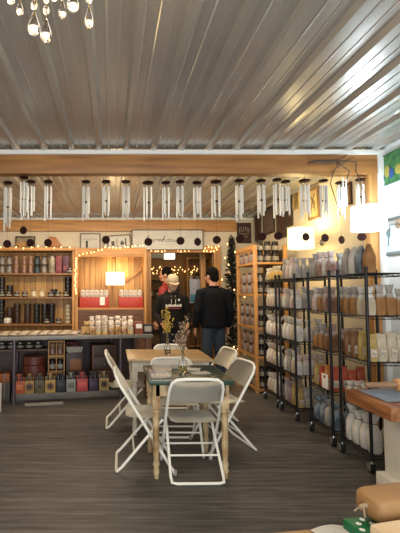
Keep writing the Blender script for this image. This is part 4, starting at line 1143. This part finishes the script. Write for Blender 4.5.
m = MB()
m.tube([(0, 0.06, 0.02), (-0.01, 0.02, 0.03), (0, 0, 0.0)], 0.006, 6)
m.tube([(0, 0, 0), (-0.06, 0, -0.05), (-0.10, 0, -0.18), (-0.05, 0, -0.36), (-0.01, 0, -0.50)], [0.006, 0.006, 0.005, 0.004, 0.002], 6)
m.tube([(0, 0, 0), (0.09, 0, -0.06), (0.05, 0, -0.16), (-0.02, 0, -0.22)], [0.006, 0.006, 0.005, 0.003], 6)
m.tube([(0.16, 0.0, 0.03), (0.15, 0, -0.05), (0.20, 0, -0.20), (0.27, 0, -0.38)], [0.005, 0.005, 0.004, 0.002], 6)
m.tube([(0.0, 0, 0.0), (0.08, 0, 0.035), (0.16, 0, 0.03)], 0.006, 6)
obj('twigs', m, dw, t)
m = MB()
for x, z0, z1 in ((-0.02, -0.2, -0.42), (0.02, -0.12, -0.46), (0.05, -0.14, -0.40)): m.tube([(x, 0, z0), (x, 0, z1)], 0.008, 8)
obj('tube', m, chime_tube, t)

# ------------------------------------------------------------------ signs and frames on the back wall
def ink_strokes(segs, r, m_):
    m = MB()
    for s_ in segs: m.tube([(x, 0, z) for x, z in s_], r, 5)
    return m
def back_c(x0, x1, y0, y1, Y=7.745):
    a, b = at(x0, y0, Y), at(x1, y1, Y)
    return (a.x + b.x) / 2, (a.z + b.z) / 2, b.x - a.x, a.z - b.z
ink = mat('ink', '#1c1814', 0.6)
sign_w = mat('sign_white', '#b9b3a6', 0.6, color2='#c6c0b4', vscale=4, stretch=(1, 1, 8))
cx, cz, w, h = back_c(131.5, 203.5, 229.5, 250.5, 7.70)
t = wall_frame('long_sign', 'long white sign with a black script word over the doorway', 'sign', (cx, 7.70, cz), w, h, 0.03, frame_grey, sign_w, 0.022)
def script(word, x0, w, xh):
    """a handwritten word: each letter a looping stroke in a box w wide, x-height xh"""
    G = {'f': [(-.6, -.6), (-.1, -.9), (.15, .2), (.5, 1.8), (.85, 2.0), (.75, 1.5), (.2, .5), (.1, .45), (.9, .5)],
         'a': [(.75, .85), (.3, .95), (.05, .5), (.2, .05), (.6, .2), (.8, .9), (.75, .2), (1, .1)],
         'r': [(.0, .1), (.2, .9), (.25, .1), (.4, .7), (.7, .95), (.95, .8)],
         'm': [(.0, .9), (.08, .05), (.2, .8), (.4, .85), (.42, .05), (.55, .8), (.75, .85), (.8, .1), (1, .1)],
         'h': [(.0, .2), (.4, 1.9), (.5, 2.0), (.3, 1.2), (.15, .05), (.3, .75), (.6, .9), (.7, .1), (1, .1)],
         'o': [(.5, .95), (.1, .6), (.2, .1), (.6, .05), (.8, .5), (.5, .95), (1, .8)],
         'u': [(.0, .9), (.1, .2), (.4, .05), (.7, .9), (.75, .15), (1, .1)],
         's': [(.0, .2), (.6, .95), (.7, .4), (.5, .05), (.1, .1), (1, .15)],
         'e': [(.0, .3), (.6, .6), (.5, .95), (.15, .7), (.2, .1), (.7, .05), (1.1, .4)]}
    return [[(x0 + (k + a) * w + 0.25 * b * xh, (b - .5) * xh) for a, b in G[ch]] for k, ch in enumerate(word)]
obj('script_lettering', ink_strokes(script('farmhouse', -0.44, 0.082, 0.062), 0.0042, ink), ink, t, (0, -0.020, -0.01))
cx, cz, w, h = back_c(80, 100.5, 233, 251.5, 7.76)
t = wall_frame('framed_print', 'square framed print with a dark upright figure and a line of lettering', 'picture', (cx, 7.795, cz), w, h, 0.03, frame_grey, sign_w, 0.022)
m = ink_strokes([[(-0.13 + 0.035 * k, 0.07), (-0.125 + 0.035 * k, 0.045 + 0.015 * (k % 3)), (-0.115 + 0.035 * k, 0.065 - 0.01 * (k % 2))] for k in range(8)] + [[(-0.12 + 0.04 * k, -0.115), (-0.10 + 0.04 * k, -0.105)] for k in range(6)], 0.004, ink)
obj('lettering', m, ink, t, (0, -0.019, 0))
obj('figure', MB().box(-0.085, -0.045, -0.0215, -0.018, -0.115, 0.03, 0.006), ink, t)
cx, cz, w, h = back_c(103.5, 131, 235, 252, 7.72)
t = wall_frame('framed_print', 'wide framed print of small dark panels beside the long script sign', 'picture', (cx, 7.74, cz), w, h, 0.03, frame_grey, sign_w, 0.022, (0, R(-4), 0))
m = MB()
for x0, x1, z0, z1 in ((-0.19, -0.165, -0.09, 0.08), (-0.11, -0.05, -0.04, 0.05), (0.06, 0.13, -0.03, 0.02), (0.15, 0.175, -0.06, 0.09), (-0.01, 0.0, -0.1, 0.09)): m.box(x0, x1, -0.0215, -0.018, z0, z1, 0.001)
m.prism([(0.07, 0.02), (0.12, 0.02), (0.095, 0.06)], -0.0215, -0.018)
obj('motif', m, mat('motif_grey', '#4c443c', 0.6), t)
cx, cz, w, h = back_c(238, 252.5, 222.5, 243, 7.74)
t = wall_frame('brown_sign', 'small dark brown sign with pale arched lettering beside the beam end', 'sign', (cx - 0.01, 7.795, cz), w, h, 0.025, mat('sign_brown_edge', '#26130c', 0.5), mat('sign_brown', '#3c1f15', 0.5), 0.02)
seg = [[(-0.09, 0.02), (-0.09, 0.10)], [(-0.055, 0.11), (-0.055, 0.04), (-0.03, 0.025), (-0.01, 0.05), (-0.01, 0.12)], [(0.025, 0.12), (0.025, 0.04)], [(0.06, 0.11), (0.06, 0.03)], [(0.09, 0.09), (0.09, 0.015)], [(-0.09, 0.0), (-0.04, -0.02), (0.04, -0.02), (0.09, 0.0)],
       [(-0.07, -0.08), (-0.04, -0.06), (-0.01, -0.085), (0.02, -0.06), (0.05, -0.085), (0.07, -0.06)]]
obj('lettering', ink_strokes(seg, 0.006, ink), mat('pale_ink', '#a4917e', 0.6), t, (0, -0.016, 0))

# ------------------------------------------------------------------ frames, sconces and paintings on the right-hand wall
def side_frame(name, label, cat, x0, x1, ytop, ybot, fm, pm, border=0.03, depth=0.025, group=None):
    Y0, Y1 = F * WR / (x1 - CX), F * WR / (x0 - CX)
    Yc = (Y0 + Y1) / 2
    z1, z0 = at(0, ytop, Yc).z, at(0, ybot, Yc).z
    t = thing(name, label, cat, (WR - 0.003, Yc, (z0 + z1) / 2), R(-90) * 1, group)
    # local x runs along the wall, local -y points into the room
    w, h = Y1 - Y0, z1 - z0
    obj('picture', bx(-w / 2 + border * .6, w / 2 - border * .6, -depth * .6, 0, -h / 2 + border * .6, h / 2 - border * .6), pm, t)
    m = MB(); b = border
    m.box(-w / 2, w / 2, -depth, 0, h / 2 - b, h / 2, 0.002); m.box(-w / 2, w / 2, -depth, 0, -h / 2, -h / 2 + b, 0.002); m.box(-w / 2, -w / 2 + b, -depth, 0, -h / 2 + b, h / 2 - b, 0.002); m.box(w / 2 - b, w / 2, -depth, 0, -h / 2 + b, h / 2 - b, 0.002)
    obj('frame', m, fm, t)
    t['half'] = (w / 2, h / 2)
    return t
plank_brown = mat('plank_brown', '#3a2418', 0.6, color2='#55382a', vscale=5, stretch=(9, 9, 1))
plank_grey = mat('plank_grey', '#5a4a3c', 0.6, color2='#77655a', vscale=5, stretch=(9, 9, 1))
old_paper = mat('old_paper', '#9c8458', 0.7, color2='#b59e70', vscale=9)
FR = [('wall_plaque', 'narrow dark brown plank plaque above the jar shelf', 'plaque', 257, 262.5, 215, 241, frame_dark, plank_brown),
      ('wall_plaque', 'wide greyish plank plaque beside the narrow dark one', 'plaque', 265.5, 276.5, 207, 234, frame_dark, plank_grey),
      ('wall_plaque', 'dark brown plank plaque beside the wide greyish one', 'plaque', 279, 288, 213, 238, frame_dark, plank_brown),
      ('wall_plaque', 'dark plaque with a pale figure, above the warm sconce', 'plaque', 289.5, 295, 196, 226, frame_dark, plank_brown),
      ('framed_picture', 'small straw coloured framed print above the warm sconce', 'picture', 296, 302.5, 192, 209, old_paper, mat('print_ochre', '#a08a58', 0.6, color2='#7a6238', vscale=14)),
      ('framed_picture', 'tall line drawing in a tan frame between the two sconces', 'picture', 311.5, 322, 188, 219, mat('frame_tan', '#6e5434', 0.5), old_paper),
      ('framed_picture', 'brown frame of six small photos beside the twig mobile', 'picture', 344, 355.5, 184, 206, mat('frame_brown', '#4a301a', 0.5), old_paper)]
made = [side_frame(*f) for f in FR]
obj('figure', MB().ell((0, -0.016, 0.0), (0.03, 0.006, 0.09), 10, 6), old_paper, made[3])
w, h = made[5]['half']; 
obj('line_drawing', ink_strokes([[(-w * .5, -h * .6), (-w * .2, 0), (w * .1, h * .4), (w * .4, h * .6)], [(-w * .4, h * .5), (0, h * .1), (w * .4, -h * .5)], [(-w * .1, -h * .3), (w * .3, -h * .1), (w * .2, h * .2)]], 0.006, ink), frame_dark, made[5], (0, -0.018, 0))
w, h = made[6]['half']; m = MB()
for a in range(2):
    for b in range(3): m.box(-w * .72 + a * w * .76, -w * .72 + a * w * .76 + w * .66, -0.019, -0.015, -h * .78 + b * h * .54, -h * .78 + b * h * .54 + h * .46)
obj('small_photos', m, mat('photo_dark', '#4a3a26', 0.5, color2='#8a744c', vscale=25), made[6])
t = thing('tall_panel', 'tall narrow dark panel on the wall behind the cool white sconce', 'panel', (WR - 0.003, 4.24, 2.33), R(-90))
obj('board', bx(-0.045, 0.045, -0.03, 0, -0.28, 0.28, 0.003), mat('panel_dark', '#1e1a1a', 0.5), t); obj('inset', bx(-0.02, 0.02, -0.034, -0.03, -0.22, 0.22, 0.002), mat('panel_inset', '#33282a', 0.5), t)
for t in made:
    del t['half']

def sconce(label, px, Y, ymid, hgt, rad, colr, estr, energy, lcol, kind_mat):
    c = at(px, ymid, Y)
    t = thing('wall_sconce', label, 'lamp', (WR - 0.003, Y, c.z), 0, 'wall sconces on the white wall')
    dx = c.x - (WR - 0.003)
    m = MB(); m.lathe([(rad * 0.97, -hgt / 2), (rad, -hgt / 2 + 0.004), (rad * 0.96, hgt / 2 - 0.004), (rad * 0.95, hgt / 2), (rad * 0.93, hgt / 2), (rad * .94, -hgt / 2)], 32, (dx, 0, 0))
    obj('lamp_shade', m, mat(kind_mat, '#f2ead8', 0.8, emit=colr, estr=estr), t)
    m = MB(); m.tube([(-0.012, 0, -0.05), (dx * .5, 0, -0.07), (dx, 0, -0.04), (dx, 0, 0.02)], 0.008, 8)
    obj('arm', m, chrome, t)
    m = MB(); m.tube([(-0.016, 0, -0.05), (0, 0, -0.05)], 0.045, 18)
    obj('back_plate', m, chrome, t)
    obj('bulb', MB().ell((dx, 0, 0.045), (0.03, 0.03, 0.04), 12, 8), mat(kind_mat + '_bulb', '#ffffff', 0.5, emit=colr, estr=6.0), t)
    point('sconce_light', (c.x, Y, c.z + 0.17), energy, lcol, 0.06)
    point('sconce_light', (c.x, Y, c.z - 0.14), energy * 0.6, lcol, 0.06)
    return t
sconce('wall sconce with a bright cool white drum shade, under the beam end', 368.5, 3.80, 218.5, 0.225, 0.150, '#e4efff', 1.8, 9.0, (0.60, 0.81, 1.0), 'shade_cool')
sconce('wall sconce with a warm yellow drum shade, beyond the beam', 301, 5.20, 238.5, 0.26, 0.160, '#ffe08c', 1.25, 13.0, (1.0, 0.78, 0.36), 'shade_warm')
# paintings on the near wall
t = side_frame('painting', 'bright green painting with yellow and blue figures, high on the white wall', 'painting', 386, 416, 151, 182, mat('edge_green', '#2a5a34', 0.5), mat('paint_green', '#1d4a2c', 0.6, color2='#4a7a44', vscale=16), 0.008)
w, h = t['half']; del t['half']
for q in (((-w + 0.26, -0.017, -0.04), (0.05, 0.004, 0.05)),): obj('yellow_figure', MB().ell(q[0], q[1], 10, 6), mat('paint_yellow', '#94863a', 0.6), t)
m = MB(); m.ell((-w + 0.10, -0.017, -0.02), (0.04, 0.004, 0.06), 10, 6)
obj('yellow_figure', m, mat('paint_yellow', '#94863a', 0.6), t)
obj('blue_figure', MB().ell((-w + 0.04, -0.018, -0.07), (0.025, 0.004, 0.04), 10, 6), mat('paint_blue', '#2a4678', 0.6), t)
m = MB(); m.ell((-w + 0.16, -0.018, -0.05), (0.035, 0.004, 0.055), 10, 6)
obj('blue_figure', m, mat('paint_blue', '#2a4678', 0.6), t)
t = side_frame('framed_print', 'grey framed print of a plant sprig on the white wall below the green painting', 'picture', 386, 420, 216, 254, mat('frame_silver', '#66706f', 0.4), mat('print_pale', '#c2c8c8', 0.6, color2='#aeb6b8', vscale=5), 0.03)
w, h = t['half']; del t['half']
m = ink_strokes([[(-w * .62, -h * .5), (-w * .6, 0), (-w * .58, h * .4)], [(-w * .6, 0), (-w * .72, h * .25)], [(-w * .6, -h * .1), (-w * .48, h * .15)]], 0.006, ink)
m.ell((-w * .58, 0, h * .3), (0.022, 0.004, 0.05), 10, 6)
obj('sprig', m, mat('sprig_grey', '#6c7a78', 0.6), t, (0, -0.018, 0))

# ------------------------------------------------------------------ crystal chandelier at the top edge
chx, chy = -0.165, 1.10
t = thing('chandelier', 'crystal drop chandelier hanging above the front of the room', 'chandelier', (chx, chy, 2.83))
brass = mat('brass', '#a98a52', 0.3, 1.0)
m = MB(); m.lathe([(0.05, 0.04), (0.05, 0.01), (0.02, -0.01)], 16); m.tube([(0, 0, 0), (0, 0, -0.22)], 0.005, 6); m.lathe([(0.012, -0.22), (0.03, -0.26), (0.02, -0.32), (0.035, -0.36), (0.0, -0.39)], 14)
obj('stem', m, brass, t)
crystal = mat('crystal', '#b5ab9c', 0.06, trans=1.0, ior=1.42)
candle_m = mat('candle_sleeve', '#d8cfb8', 0.5)
for k in range(6):
    a = k * PI / 3 + 0.35
    ca, sa = math.cos(a), math.sin(a)
    arm = obj('arm', MB().tube([(0.02 * ca, 0.02 * sa, -0.33), (0.09 * ca, 0.09 * sa, -0.375), (0.16 * ca, 0.16 * sa, -0.34), (0.18 * ca, 0.18 * sa, -0.30)], 0.006, 6), brass, t)
    obj('candle', MB().lathe([(0.025, -0.305), (0.028, -0.295), (0.010, -0.292), (0.010, -0.22)], 10, (0.18 * ca, 0.18 * sa, 0)), candle_m, arm)
    obj('flame_bulb', MB().lathe([(0.006, -0.22), (0.013, -0.20), (0.010, -0.182), (0.0, -0.16)], 10, (0.18 * ca, 0.18 * sa, 0)), mat('candle_glow', '#fff0d0', 0.5, emit='#ffd890', estr=4.0), arm)
obj('hoop', MB().tube([(0.19 * math.cos(a * PI / 16), 0.12 * math.sin(a * PI / 16), -0.44) for a in range(32)], 0.004, 6, closed=True), brass, t)
m = MB()
for k in range(6):
    a = k * PI / 3 + 0.35; m.tube([(0.16 * math.cos(a), 0.10 * math.sin(a), -0.345), (0.19 * math.cos(a), 0.12 * math.sin(a), -0.44)], 0.002, 4)
obj('hoop_wire', m, brass, t)
drop_big = [(0.0, 0.026), (0.004, 0.022), (0.009, 0.010), (0.0150, -0.003), (0.0165, -0.012), (0.013, -0.022), (0.006, -0.027), (0, -0.028)]
STR = [(20, [(8, 8, 15)]), (34, [(6, 8, 8), (23, 13, 26)]), (46, [(0, 7, 7), (10.5, 7.5, 9), (30, 12, 26)]), (62.5, [(9, 8, 22)]), (73, [(2, 13, 20)]), (89, [(0, 7, 8), (17, 9, 25)]), (11, [(-2, 8, 13)]), (54, [(-3, 8, 9)])]
for px, drops in STR:
    X = at(px, 0, chy).x - chx
    ddx = max(-0.185, min(0.185, X)); Yh = -0.12 * math.sqrt(max(0, 1 - (ddx / 0.19) ** 2))
    zs = []
    m = MB()
    for py, pw, ph in drops:
        p = at(px, py, chy + Yh)
        X = p.x - chx; z = p.z - 2.83
        sc = (chy + Yh) / F
        pr = [(r * pw * sc / 0.033, q * ph * sc / 0.054) for r, q in drop_big] if ph > 10 else [(0, .5 * ph * sc), (.35 * pw * sc, .35 * ph * sc), (.5 * pw * sc, 0), (.35 * pw * sc, -.35 * ph * sc), (0, -.5 * ph * sc)]
        m.lathe(pr, 10, (X, Yh, z)); zs.append((X, z))
    s_ = obj('crystal_drop', m, crystal, t, angle=15)
    obj('crystal_wire', MB().tube([(zs[0][0], Yh, -0.44)] + [(x_, Yh, z_ + 0.012) for x_, z_ in zs], 0.0012, 4), brass, s_)
point('chandelier_light', (chx, chy, 2.40), 14, (1.0, 0.82, 0.56), 0.08)

# ------------------------------------------------------------------ the next room's contents
t = thing('light_panel', 'bright white lit ceiling panel in the next room', 'lamp', (1.28, 9.25, 2.31))
obj('diffuser', bx(-0.10, 0.14, -0.02, 0.03, -0.14, 0.06, 0.004), mat('panel_glow', '#ffffff', 0.6, emit='#fff6e6', estr=2.4), t)
obj('housing', bx(-0.44, -0.10, -0.02, 0.03, -0.12, 0.02, 0.004), mat('panel_pale', '#a8a090', 0.5), t)
m = MB(); m.tube([(-0.2, 0, 0.02), (-0.2, 0, 0.389)], 0.008, 6); m.tube([(0.05, 0, 0.06), (0.05, 0, 0.389)], 0.008, 6)
obj('hanger', m, black_metal, t)
area('next_room_lamp', (1.4, 9.2, 2.66), (0, 0, 0), 1.6, 1.0, 7, (1.0, 0.80, 0.50))
for ui, (ux, uy, uw, lb, n) in enumerate([(1.10, RB - 0.33, 1.1, 'low dark shelf of jars at the back of the next room', 4), (2.18, RB - 0.33, 0.60, 'pine shelf of jars beyond the doorway post', 4)]):
    t = thing('shelf_unit', lb, 'shelving', (ux, uy, 0))
    hh = 1.75 if ui == 0 else 2.3
    wm = dark_wood if ui == 0 else pine_z
    for s_ in (-1, 1): obj('side_panel', bx(s_ * uw / 2 - 0.02, s_ * uw / 2 + 0.02, 0, 0.30, 0, hh, 0.003), wm, t)
    zz = [0.1 + (hh - 0.12) * k / n for k in range(n + 1)]
    for z in zz: obj('shelf', bx(-uw / 2 + 0.02, uw / 2 - 0.02, 0, 0.30, z - 0.025, z, 0.002), wm, t)
    for si, z in enumerate(zz[2:-1]):
        for k in range(int(uw / 0.16)):
            kind = random.choice(['jar_dark', 'jar_cream', 'jar_grey', 'jar_brown'])
            ware(kind, (ux - uw / 2 + 0.10 + 0.155 * k, uy + 0.10, z + 0.001), f'{ORD[k]} along shelf level {["two", "three", "four"][si]} of the {"low dark" if ui == 0 else "doorway"} shelf, next room', 'jars in the next room')
t = thing('poster', 'pale poster with blue lettering marks beyond the doorway', 'poster', (at(194, 290, 8.6).x, 8.6, 1.02))
obj('sheet', bx(-0.09, 0.13, 0, 0.012, 0.18, 0.68, 0.002), mat('poster_pale', '#b8b4b4', 0.5, color2='#8f96a8', vscale=12), t)
obj('blue_print', bx(-0.08, 0.12, -0.003, 0, 0.20, 0.36, 0.001), mat('poster_blue', '#1f5a78', 0.5, color2='#3a86a0', vscale=14), t)
m = MB(); m.tube([(0.02, 0.006, -1.02), (0.02, 0.006, 0.18)], 0.012, 8); m.box(-0.12, 0.16, -0.10, 0.11, -1.02, -1.0, 0.003)
obj('stand', m, black_metal, t)

# ------------------------------------------------------------------ people
skin = mat('skin', '#a8785c', 0.55, var=0.04, vscale=20, sub=0)
def hand(m, w, d, side):
    """palm, four fingers and a thumb hanging from wrist w along direction d"""
    d = Vector(d).normalized(); out = Vector((side, 0, 0)); fwd = Vector((0, 1, 0))
    fwd = (fwd - d * fwd.dot(d)).normalized()          # across the palm
    thick = d.cross(fwd)
    p = Vector(w)
    for f, r in ((0.0, 0.026), (0.03, 0.030), (0.06, 0.031), (0.085, 0.028)):
        for q in (-0.018, 0.0, 0.018):
            m.ell(p + d * f + fwd * q, 0.019, 8, 6)
    for k, L in enumerate((0.068, 0.078, 0.074, 0.058)):
        b = p + d * 0.085 + fwd * (0.031 - 0.0205 * k)
        c = b + d * L * 0.5 - out * 0.006; e = b + d * L * 0.9 - out * 0.022
        m.tube([b - d * 0.02, b, c, e], [0.0095, 0.0092, 0.0085, 0.0070], 8)
    tb = p + d * 0.02 + fwd * 0.028
    m.tube([tb, tb + fwd * 0.025 + d * 0.03 - out * 0.006, tb + fwd * 0.03 + d * 0.06 - out * 0.014], [0.013, 0.011, 0.008], 8)

def person(label, loc, rz, sc, arms, head_turn, head_tilt, jacket_m, trouser_m, hair_m, cap_m=None, beard_m=None, extra=None, shoe_m=None):
    t = thing('person', label, 'person', loc, rz)
    t.scale = (sc, sc, sc)
    HM = Matrix.Translation((0, -0.01, 1.50)) @ Matrix.Rotation(head_turn, 4, 'Z') @ Matrix.Rotation(head_tilt, 4, 'X') @ Matrix.Translation((0, 0.01, -1.50))
    hp = lambda *p: HM @ Vector(p)
    H3 = HM.to_3x3()
    m = MB()
    m.ell(hp(0, 0, 1.645), (0.076, 0.097, 0.105), 18, 12, H3); m.ell(hp(0, 0.035, 1.575), (0.056, 0.060, 0.062), 14, 10, H3); m.ell(hp(0, 0.075, 1.548), (0.030, 0.022, 0.024), 10, 8, H3)
    m.ell(hp(0, 0.100, 1.612), (0.015, 0.024, 0.020), 10, 8, H3); m.tube([hp(0, 0.088, 1.65), hp(0, 0.112, 1.610)], [0.009, 0.014], 8); m.ell(hp(0, 0.082, 1.672), (0.055, 0.018, 0.012), 10, 8, H3)
    for s in (-1, 1):
        m.ell(hp(s * 0.077, -0.005, 1.625), (0.011, 0.024, 0.033), 10, 8, H3)
        m.ell(hp(s * 0.045, 0.07, 1.605), (0.024, 0.022, 0.022), 8, 6, H3)
    m.ell(hp(0, 0.094, 1.572), (0.025, 0.012, 0.009), 8, 6, H3)
    m.tube([hp(0, -0.015, 1.57), (0, -0.015, 1.50), (0, -0.02, 1.42)], [0.056, 0.056, 0.066], 12)
    m.tube([(0, -0.01, 1.44), (0, -0.01, 1.38), (0, 0, 1.25), (0, 0, 1.08), (0, 0, 0.95), (0, 0, 0.88)], [0.06, 0.075, 0.080, 0.075, 0.080, 0.07], 14)
    for s in (-1, 1):
        sh, el, wr, dr = arms[0 if s < 0 else 1]
        m.tube([(s * 0.08, -0.01, 1.40), sh, el, wr], [0.05, 0.046, 0.036, 0.025], 10)
        hand(m, wr, dr, s)
        m.tube([(s * 0.085, 0, 0.93), (s * 0.095, 0.01, 0.50), (s * 0.10, -0.01, 0.09)], [0.078, 0.052, 0.036], 12)
        m.tube([(s * 0.10, -0.04, 0.04), (s * 0.105, 0.06, 0.035), (s * 0.11, 0.13, 0.028)], [0.034, 0.032, 0.022], 8)
    obj('body', fuse(m, 0.0065, skin, 3), None, t)
    # jacket
    m = MB()
    m.tube([(0, -0.015, 1.475), (0, -0.015, 1.45)], [0.062, 0.085], 14)
    m.lathe([(0, 0.885), (0.175, 0.888), (0.190, 0.92), (0.186, 1.02), (0.182, 1.12), (0.190, 1.24), (0.194, 1.32), (0.185, 1.38), (0.150, 1.43), (0.085, 1.462), (0, 1.468)], 24, (0, -0.005, 0), 1.0, 0.72)
    for s in (-1, 1):
        sh, el, wr, dr = arms[0 if s < 0 else 1]
        sh, el, wr = Vector(sh), Vector(el), Vector(wr)
        m.tube([(s * 0.10, -0.01, 1.40), sh, sh.lerp(el, .5), el, el.lerp(wr, .5), wr], [0.075, 0.072, 0.066, 0.060, 0.054, 0.044], 14)
    obj('jacket', fuse(m, 0.011, jacket_m, 4), None, t)
    # trousers
    m = MB(); m.ell((0, 0, 0.93), (0.165, 0.125, 0.10), 16, 8)
    for s in (-1, 1): m.tube([(s * 0.080, 0, 0.92), (s * 0.090, 0.008, 0.70), (s * 0.097, 0.012, 0.50), (s * 0.10, -0.005, 0.28), (s * 0.102, -0.005, 0.06)], [0.098, 0.088, 0.074, 0.068, 0.064], 14)
    obj('trousers', fuse(m, 0.011, trouser_m, 3), None, t)
    for s in (-1, 1):
        m = MB(); m.ell((s * 0.103, -0.03, 0.042), (0.046, 0.055, 0.042), 12, 8); m.tube([(s * 0.103, -0.04, 0.036), (s * 0.107, 0.06, 0.036), (s * 0.112, 0.155, 0.030)], [0.042, 0.044, 0.032], 12)
        m.box(s * 0.106 - 0.043, s * 0.106 + 0.043, -0.085, 0.17, 0.0, 0.018, 0.006)
        obj('shoe', fuse(m, 0.008, shoe_m or black, 2), None, t)
    eye = mat('eye_dark', '#1a120e', 0.3)
    for s in (-1, 1): obj('eye', MB().ell(hp(s * 0.031, 0.094, 1.640), (0.013, 0.007, 0.007), 8, 6, H3), eye, t)
    obj('mouth', MB().ell(hp(0, 0.104, 1.573), (0.022, 0.004, 0.004), 10, 6, H3), mat('lips', '#6e3a30', 0.5), t)
    m = MB(); m.ell(hp(0, -0.018, 1.668), (0.085, 0.098, 0.098), 18, 12, H3); m.ell(hp(0, -0.05, 1.60), (0.076, 0.058, 0.07), 14, 8, H3)
    for s in (-1, 1): m.ell(hp(s * 0.070, 0.0, 1.665), (0.018, 0.06, 0.05), 10, 6, H3)
    obj('hair', fuse(m, 0.010, hair_m, 2), None, t)
    if cap_m:
        m = MB()
        m.lathe([(0.093, -0.012), (0.096, 0.0), (0.094, 0.035), (0.078, 0.072), (0.045, 0.094), (0, 0.100)], 20, (0, 0, 0), 0.94, 1.12)
        m.prism([(0.085 * math.cos(a), 0.06 + 0.105 * math.sin(a)) for a in [PI * k / 12 for k in range(13)]], -0.012, -0.002, 'xy', Matrix.Rotation(R(-8), 4, 'X'))
        m.ell((0, 0, 0.100), (0.008, 0.008, 0.005), 8, 4)
        bmesh.ops.transform(m.bm, matrix=HM @ Matrix.Translation((0, -0.008, 1.678)), verts=m.bm.verts)
        obj('cap', m, cap_m, t)
    if beard_m:
        m = MB(); m.ell(hp(0, 0.062, 1.548), (0.050, 0.045, 0.035), 14, 8, H3); m.ell(hp(0, 0.098, 1.586), (0.026, 0.010, 0.007), 8, 6, H3)
        for s in (-1, 1): m.ell(hp(s * 0.055, 0.035, 1.575), (0.016, 0.035, 0.035), 10, 6, H3)
        obj('beard', fuse(m, 0.007, beard_m, 2), None, t)
    if extra: extra(t)
    return t

navy = mat('navy_jacket', '#08090d', 0.9, spec=0.2, var=0.15, bump=0.2, bscale=20)
hood = mat('hoodie_black', '#12100e', 0.9, spec=0.2, var=0.12, bump=0.2, bscale=20)
redc = mat('red_coat', '#7a1a18', 0.7, var=0.12)
jeans = mat('jeans', '#19202a', 0.85, color2='#242d39', vscale=20)
darkpant = mat('dark_trousers', '#14131a', 0.8, var=0.1)
hair_d = mat('hair_dark', '#0b0806', 0.9, spec=0.1, var=0.2, vscale=40)
hair_g = mat('hair_grey', '#5a524a', 0.8, var=0.2, vscale=40)

relaxed = lambda s: ((s * 0.195, -0.01, 1.385), (s * 0.255, -0.035, 1.13), (s * 0.25, 0.06, 0.90), (0, 0.25, -1))
def collar(t):
    m = MB(); m.tube([(0.072 * math.cos(a * PI / 10), -0.015 + 0.066 * math.sin(a * PI / 10), 1.475) for a in range(20)], 0.016, 8, closed=True)
    obj('collar', m, navy, t)
person('person in a dark navy jacket and jeans seen from behind, standing by the tree', (at(213, 300, 6.05).x, 6.05, 0), R(10), 1.025, (relaxed(-1), relaxed(1)), R(22), R(-6), navy, jeans, hair_d, None, None, collar)

def hoodie_bits(t):
    m = MB()
    m.tube([(0.085 * math.cos(a * PI / 10), -0.03 + 0.08 * math.sin(a * PI / 10), 1.475 - 0.02 * math.sin(a * PI / 10)) for a in range(20)], 0.028, 8, closed=True); m.ell((0, -0.10, 1.43), (0.10, 0.05, 0.08))
    obj('hood', m, hood, t)
    lm = mat('hoodie_white', '#b8b0a4', 0.7)
    m = MB()
    for k in range(9):
        x = -0.115 + 0.0285 * k
        yy = 0.137 - 0.9 * x * x
        m.box(x - 0.011, x + 0.011, yy - 0.008, yy + 0.004, 1.255 + 0.003 * (k % 2), 1.290, 0.002)
        if k % 3 == 0: m.box(x - 0.008, x + 0.012, yy - 0.008, yy + 0.004, 1.285, 1.300, 0.002)
    obj('chest_lettering', m, lm, t)
    m = MB(); m.tube([(-0.11, 0.128, 1.232), (-0.05, 0.137, 1.232), (0.05, 0.137, 1.232), (0.11, 0.128, 1.232)], 0.0055, 6)
    obj('chest_stripe', m, mat('hoodie_red', '#8e2a22', 0.7), t)
    m = MB(); m.ell((-0.085, 0.112, 1.36), (0.018, 0.010, 0.020), 8, 6)
    obj('chest_badge', m, lm, t)
    m = MB(); m.tube([(-0.03, 0.098, 1.43), (-0.032, 0.128, 1.36), (-0.03, 0.134, 1.31)], 0.004, 5); m.tube([(0.03, 0.098, 1.43), (0.034, 0.128, 1.36), (0.033, 0.134, 1.31)], 0.004, 5)
    obj('drawstring', m, lm, t)
fwd = lambda s: ((s * 0.195, 0.0, 1.38), (s * 0.265, 0.01, 1.13), (s * 0.20, 0.19, 0.99), (-s * 0.25, 0.9, -0.5))
person('person in a black hoodie with white chest lettering and a tan cap, looking down', (at(172, 300, 6.30).x, 6.30, 0), PI + 0.05, 0.965, (fwd(-1), fwd(1)), R(6), R(-16), hood, darkpant, hair_g, mat('cap_tan', '#9a8c74', 0.8, var=0.06), mat('beard_grey', '#6e645a', 0.9, var=0.2, vscale=50), hoodie_bits)
def red_collar(t):
    m = MB(); m.tube([(0.075 * math.cos(a * PI / 10), -0.015 + 0.07 * math.sin(a * PI / 10), 1.48) for a in range(20)], 0.022, 8, closed=True)
    obj('collar', m, redc, t)
person('person in a red coat with dark hair, half hidden behind the tan cap', (at(167, 300, 7.05).x, 7.05, 0), R(60), 1.06, (relaxed(-1), relaxed(1)), R(10), R(-6), redc, darkpant, hair_d, None, None, red_collar)
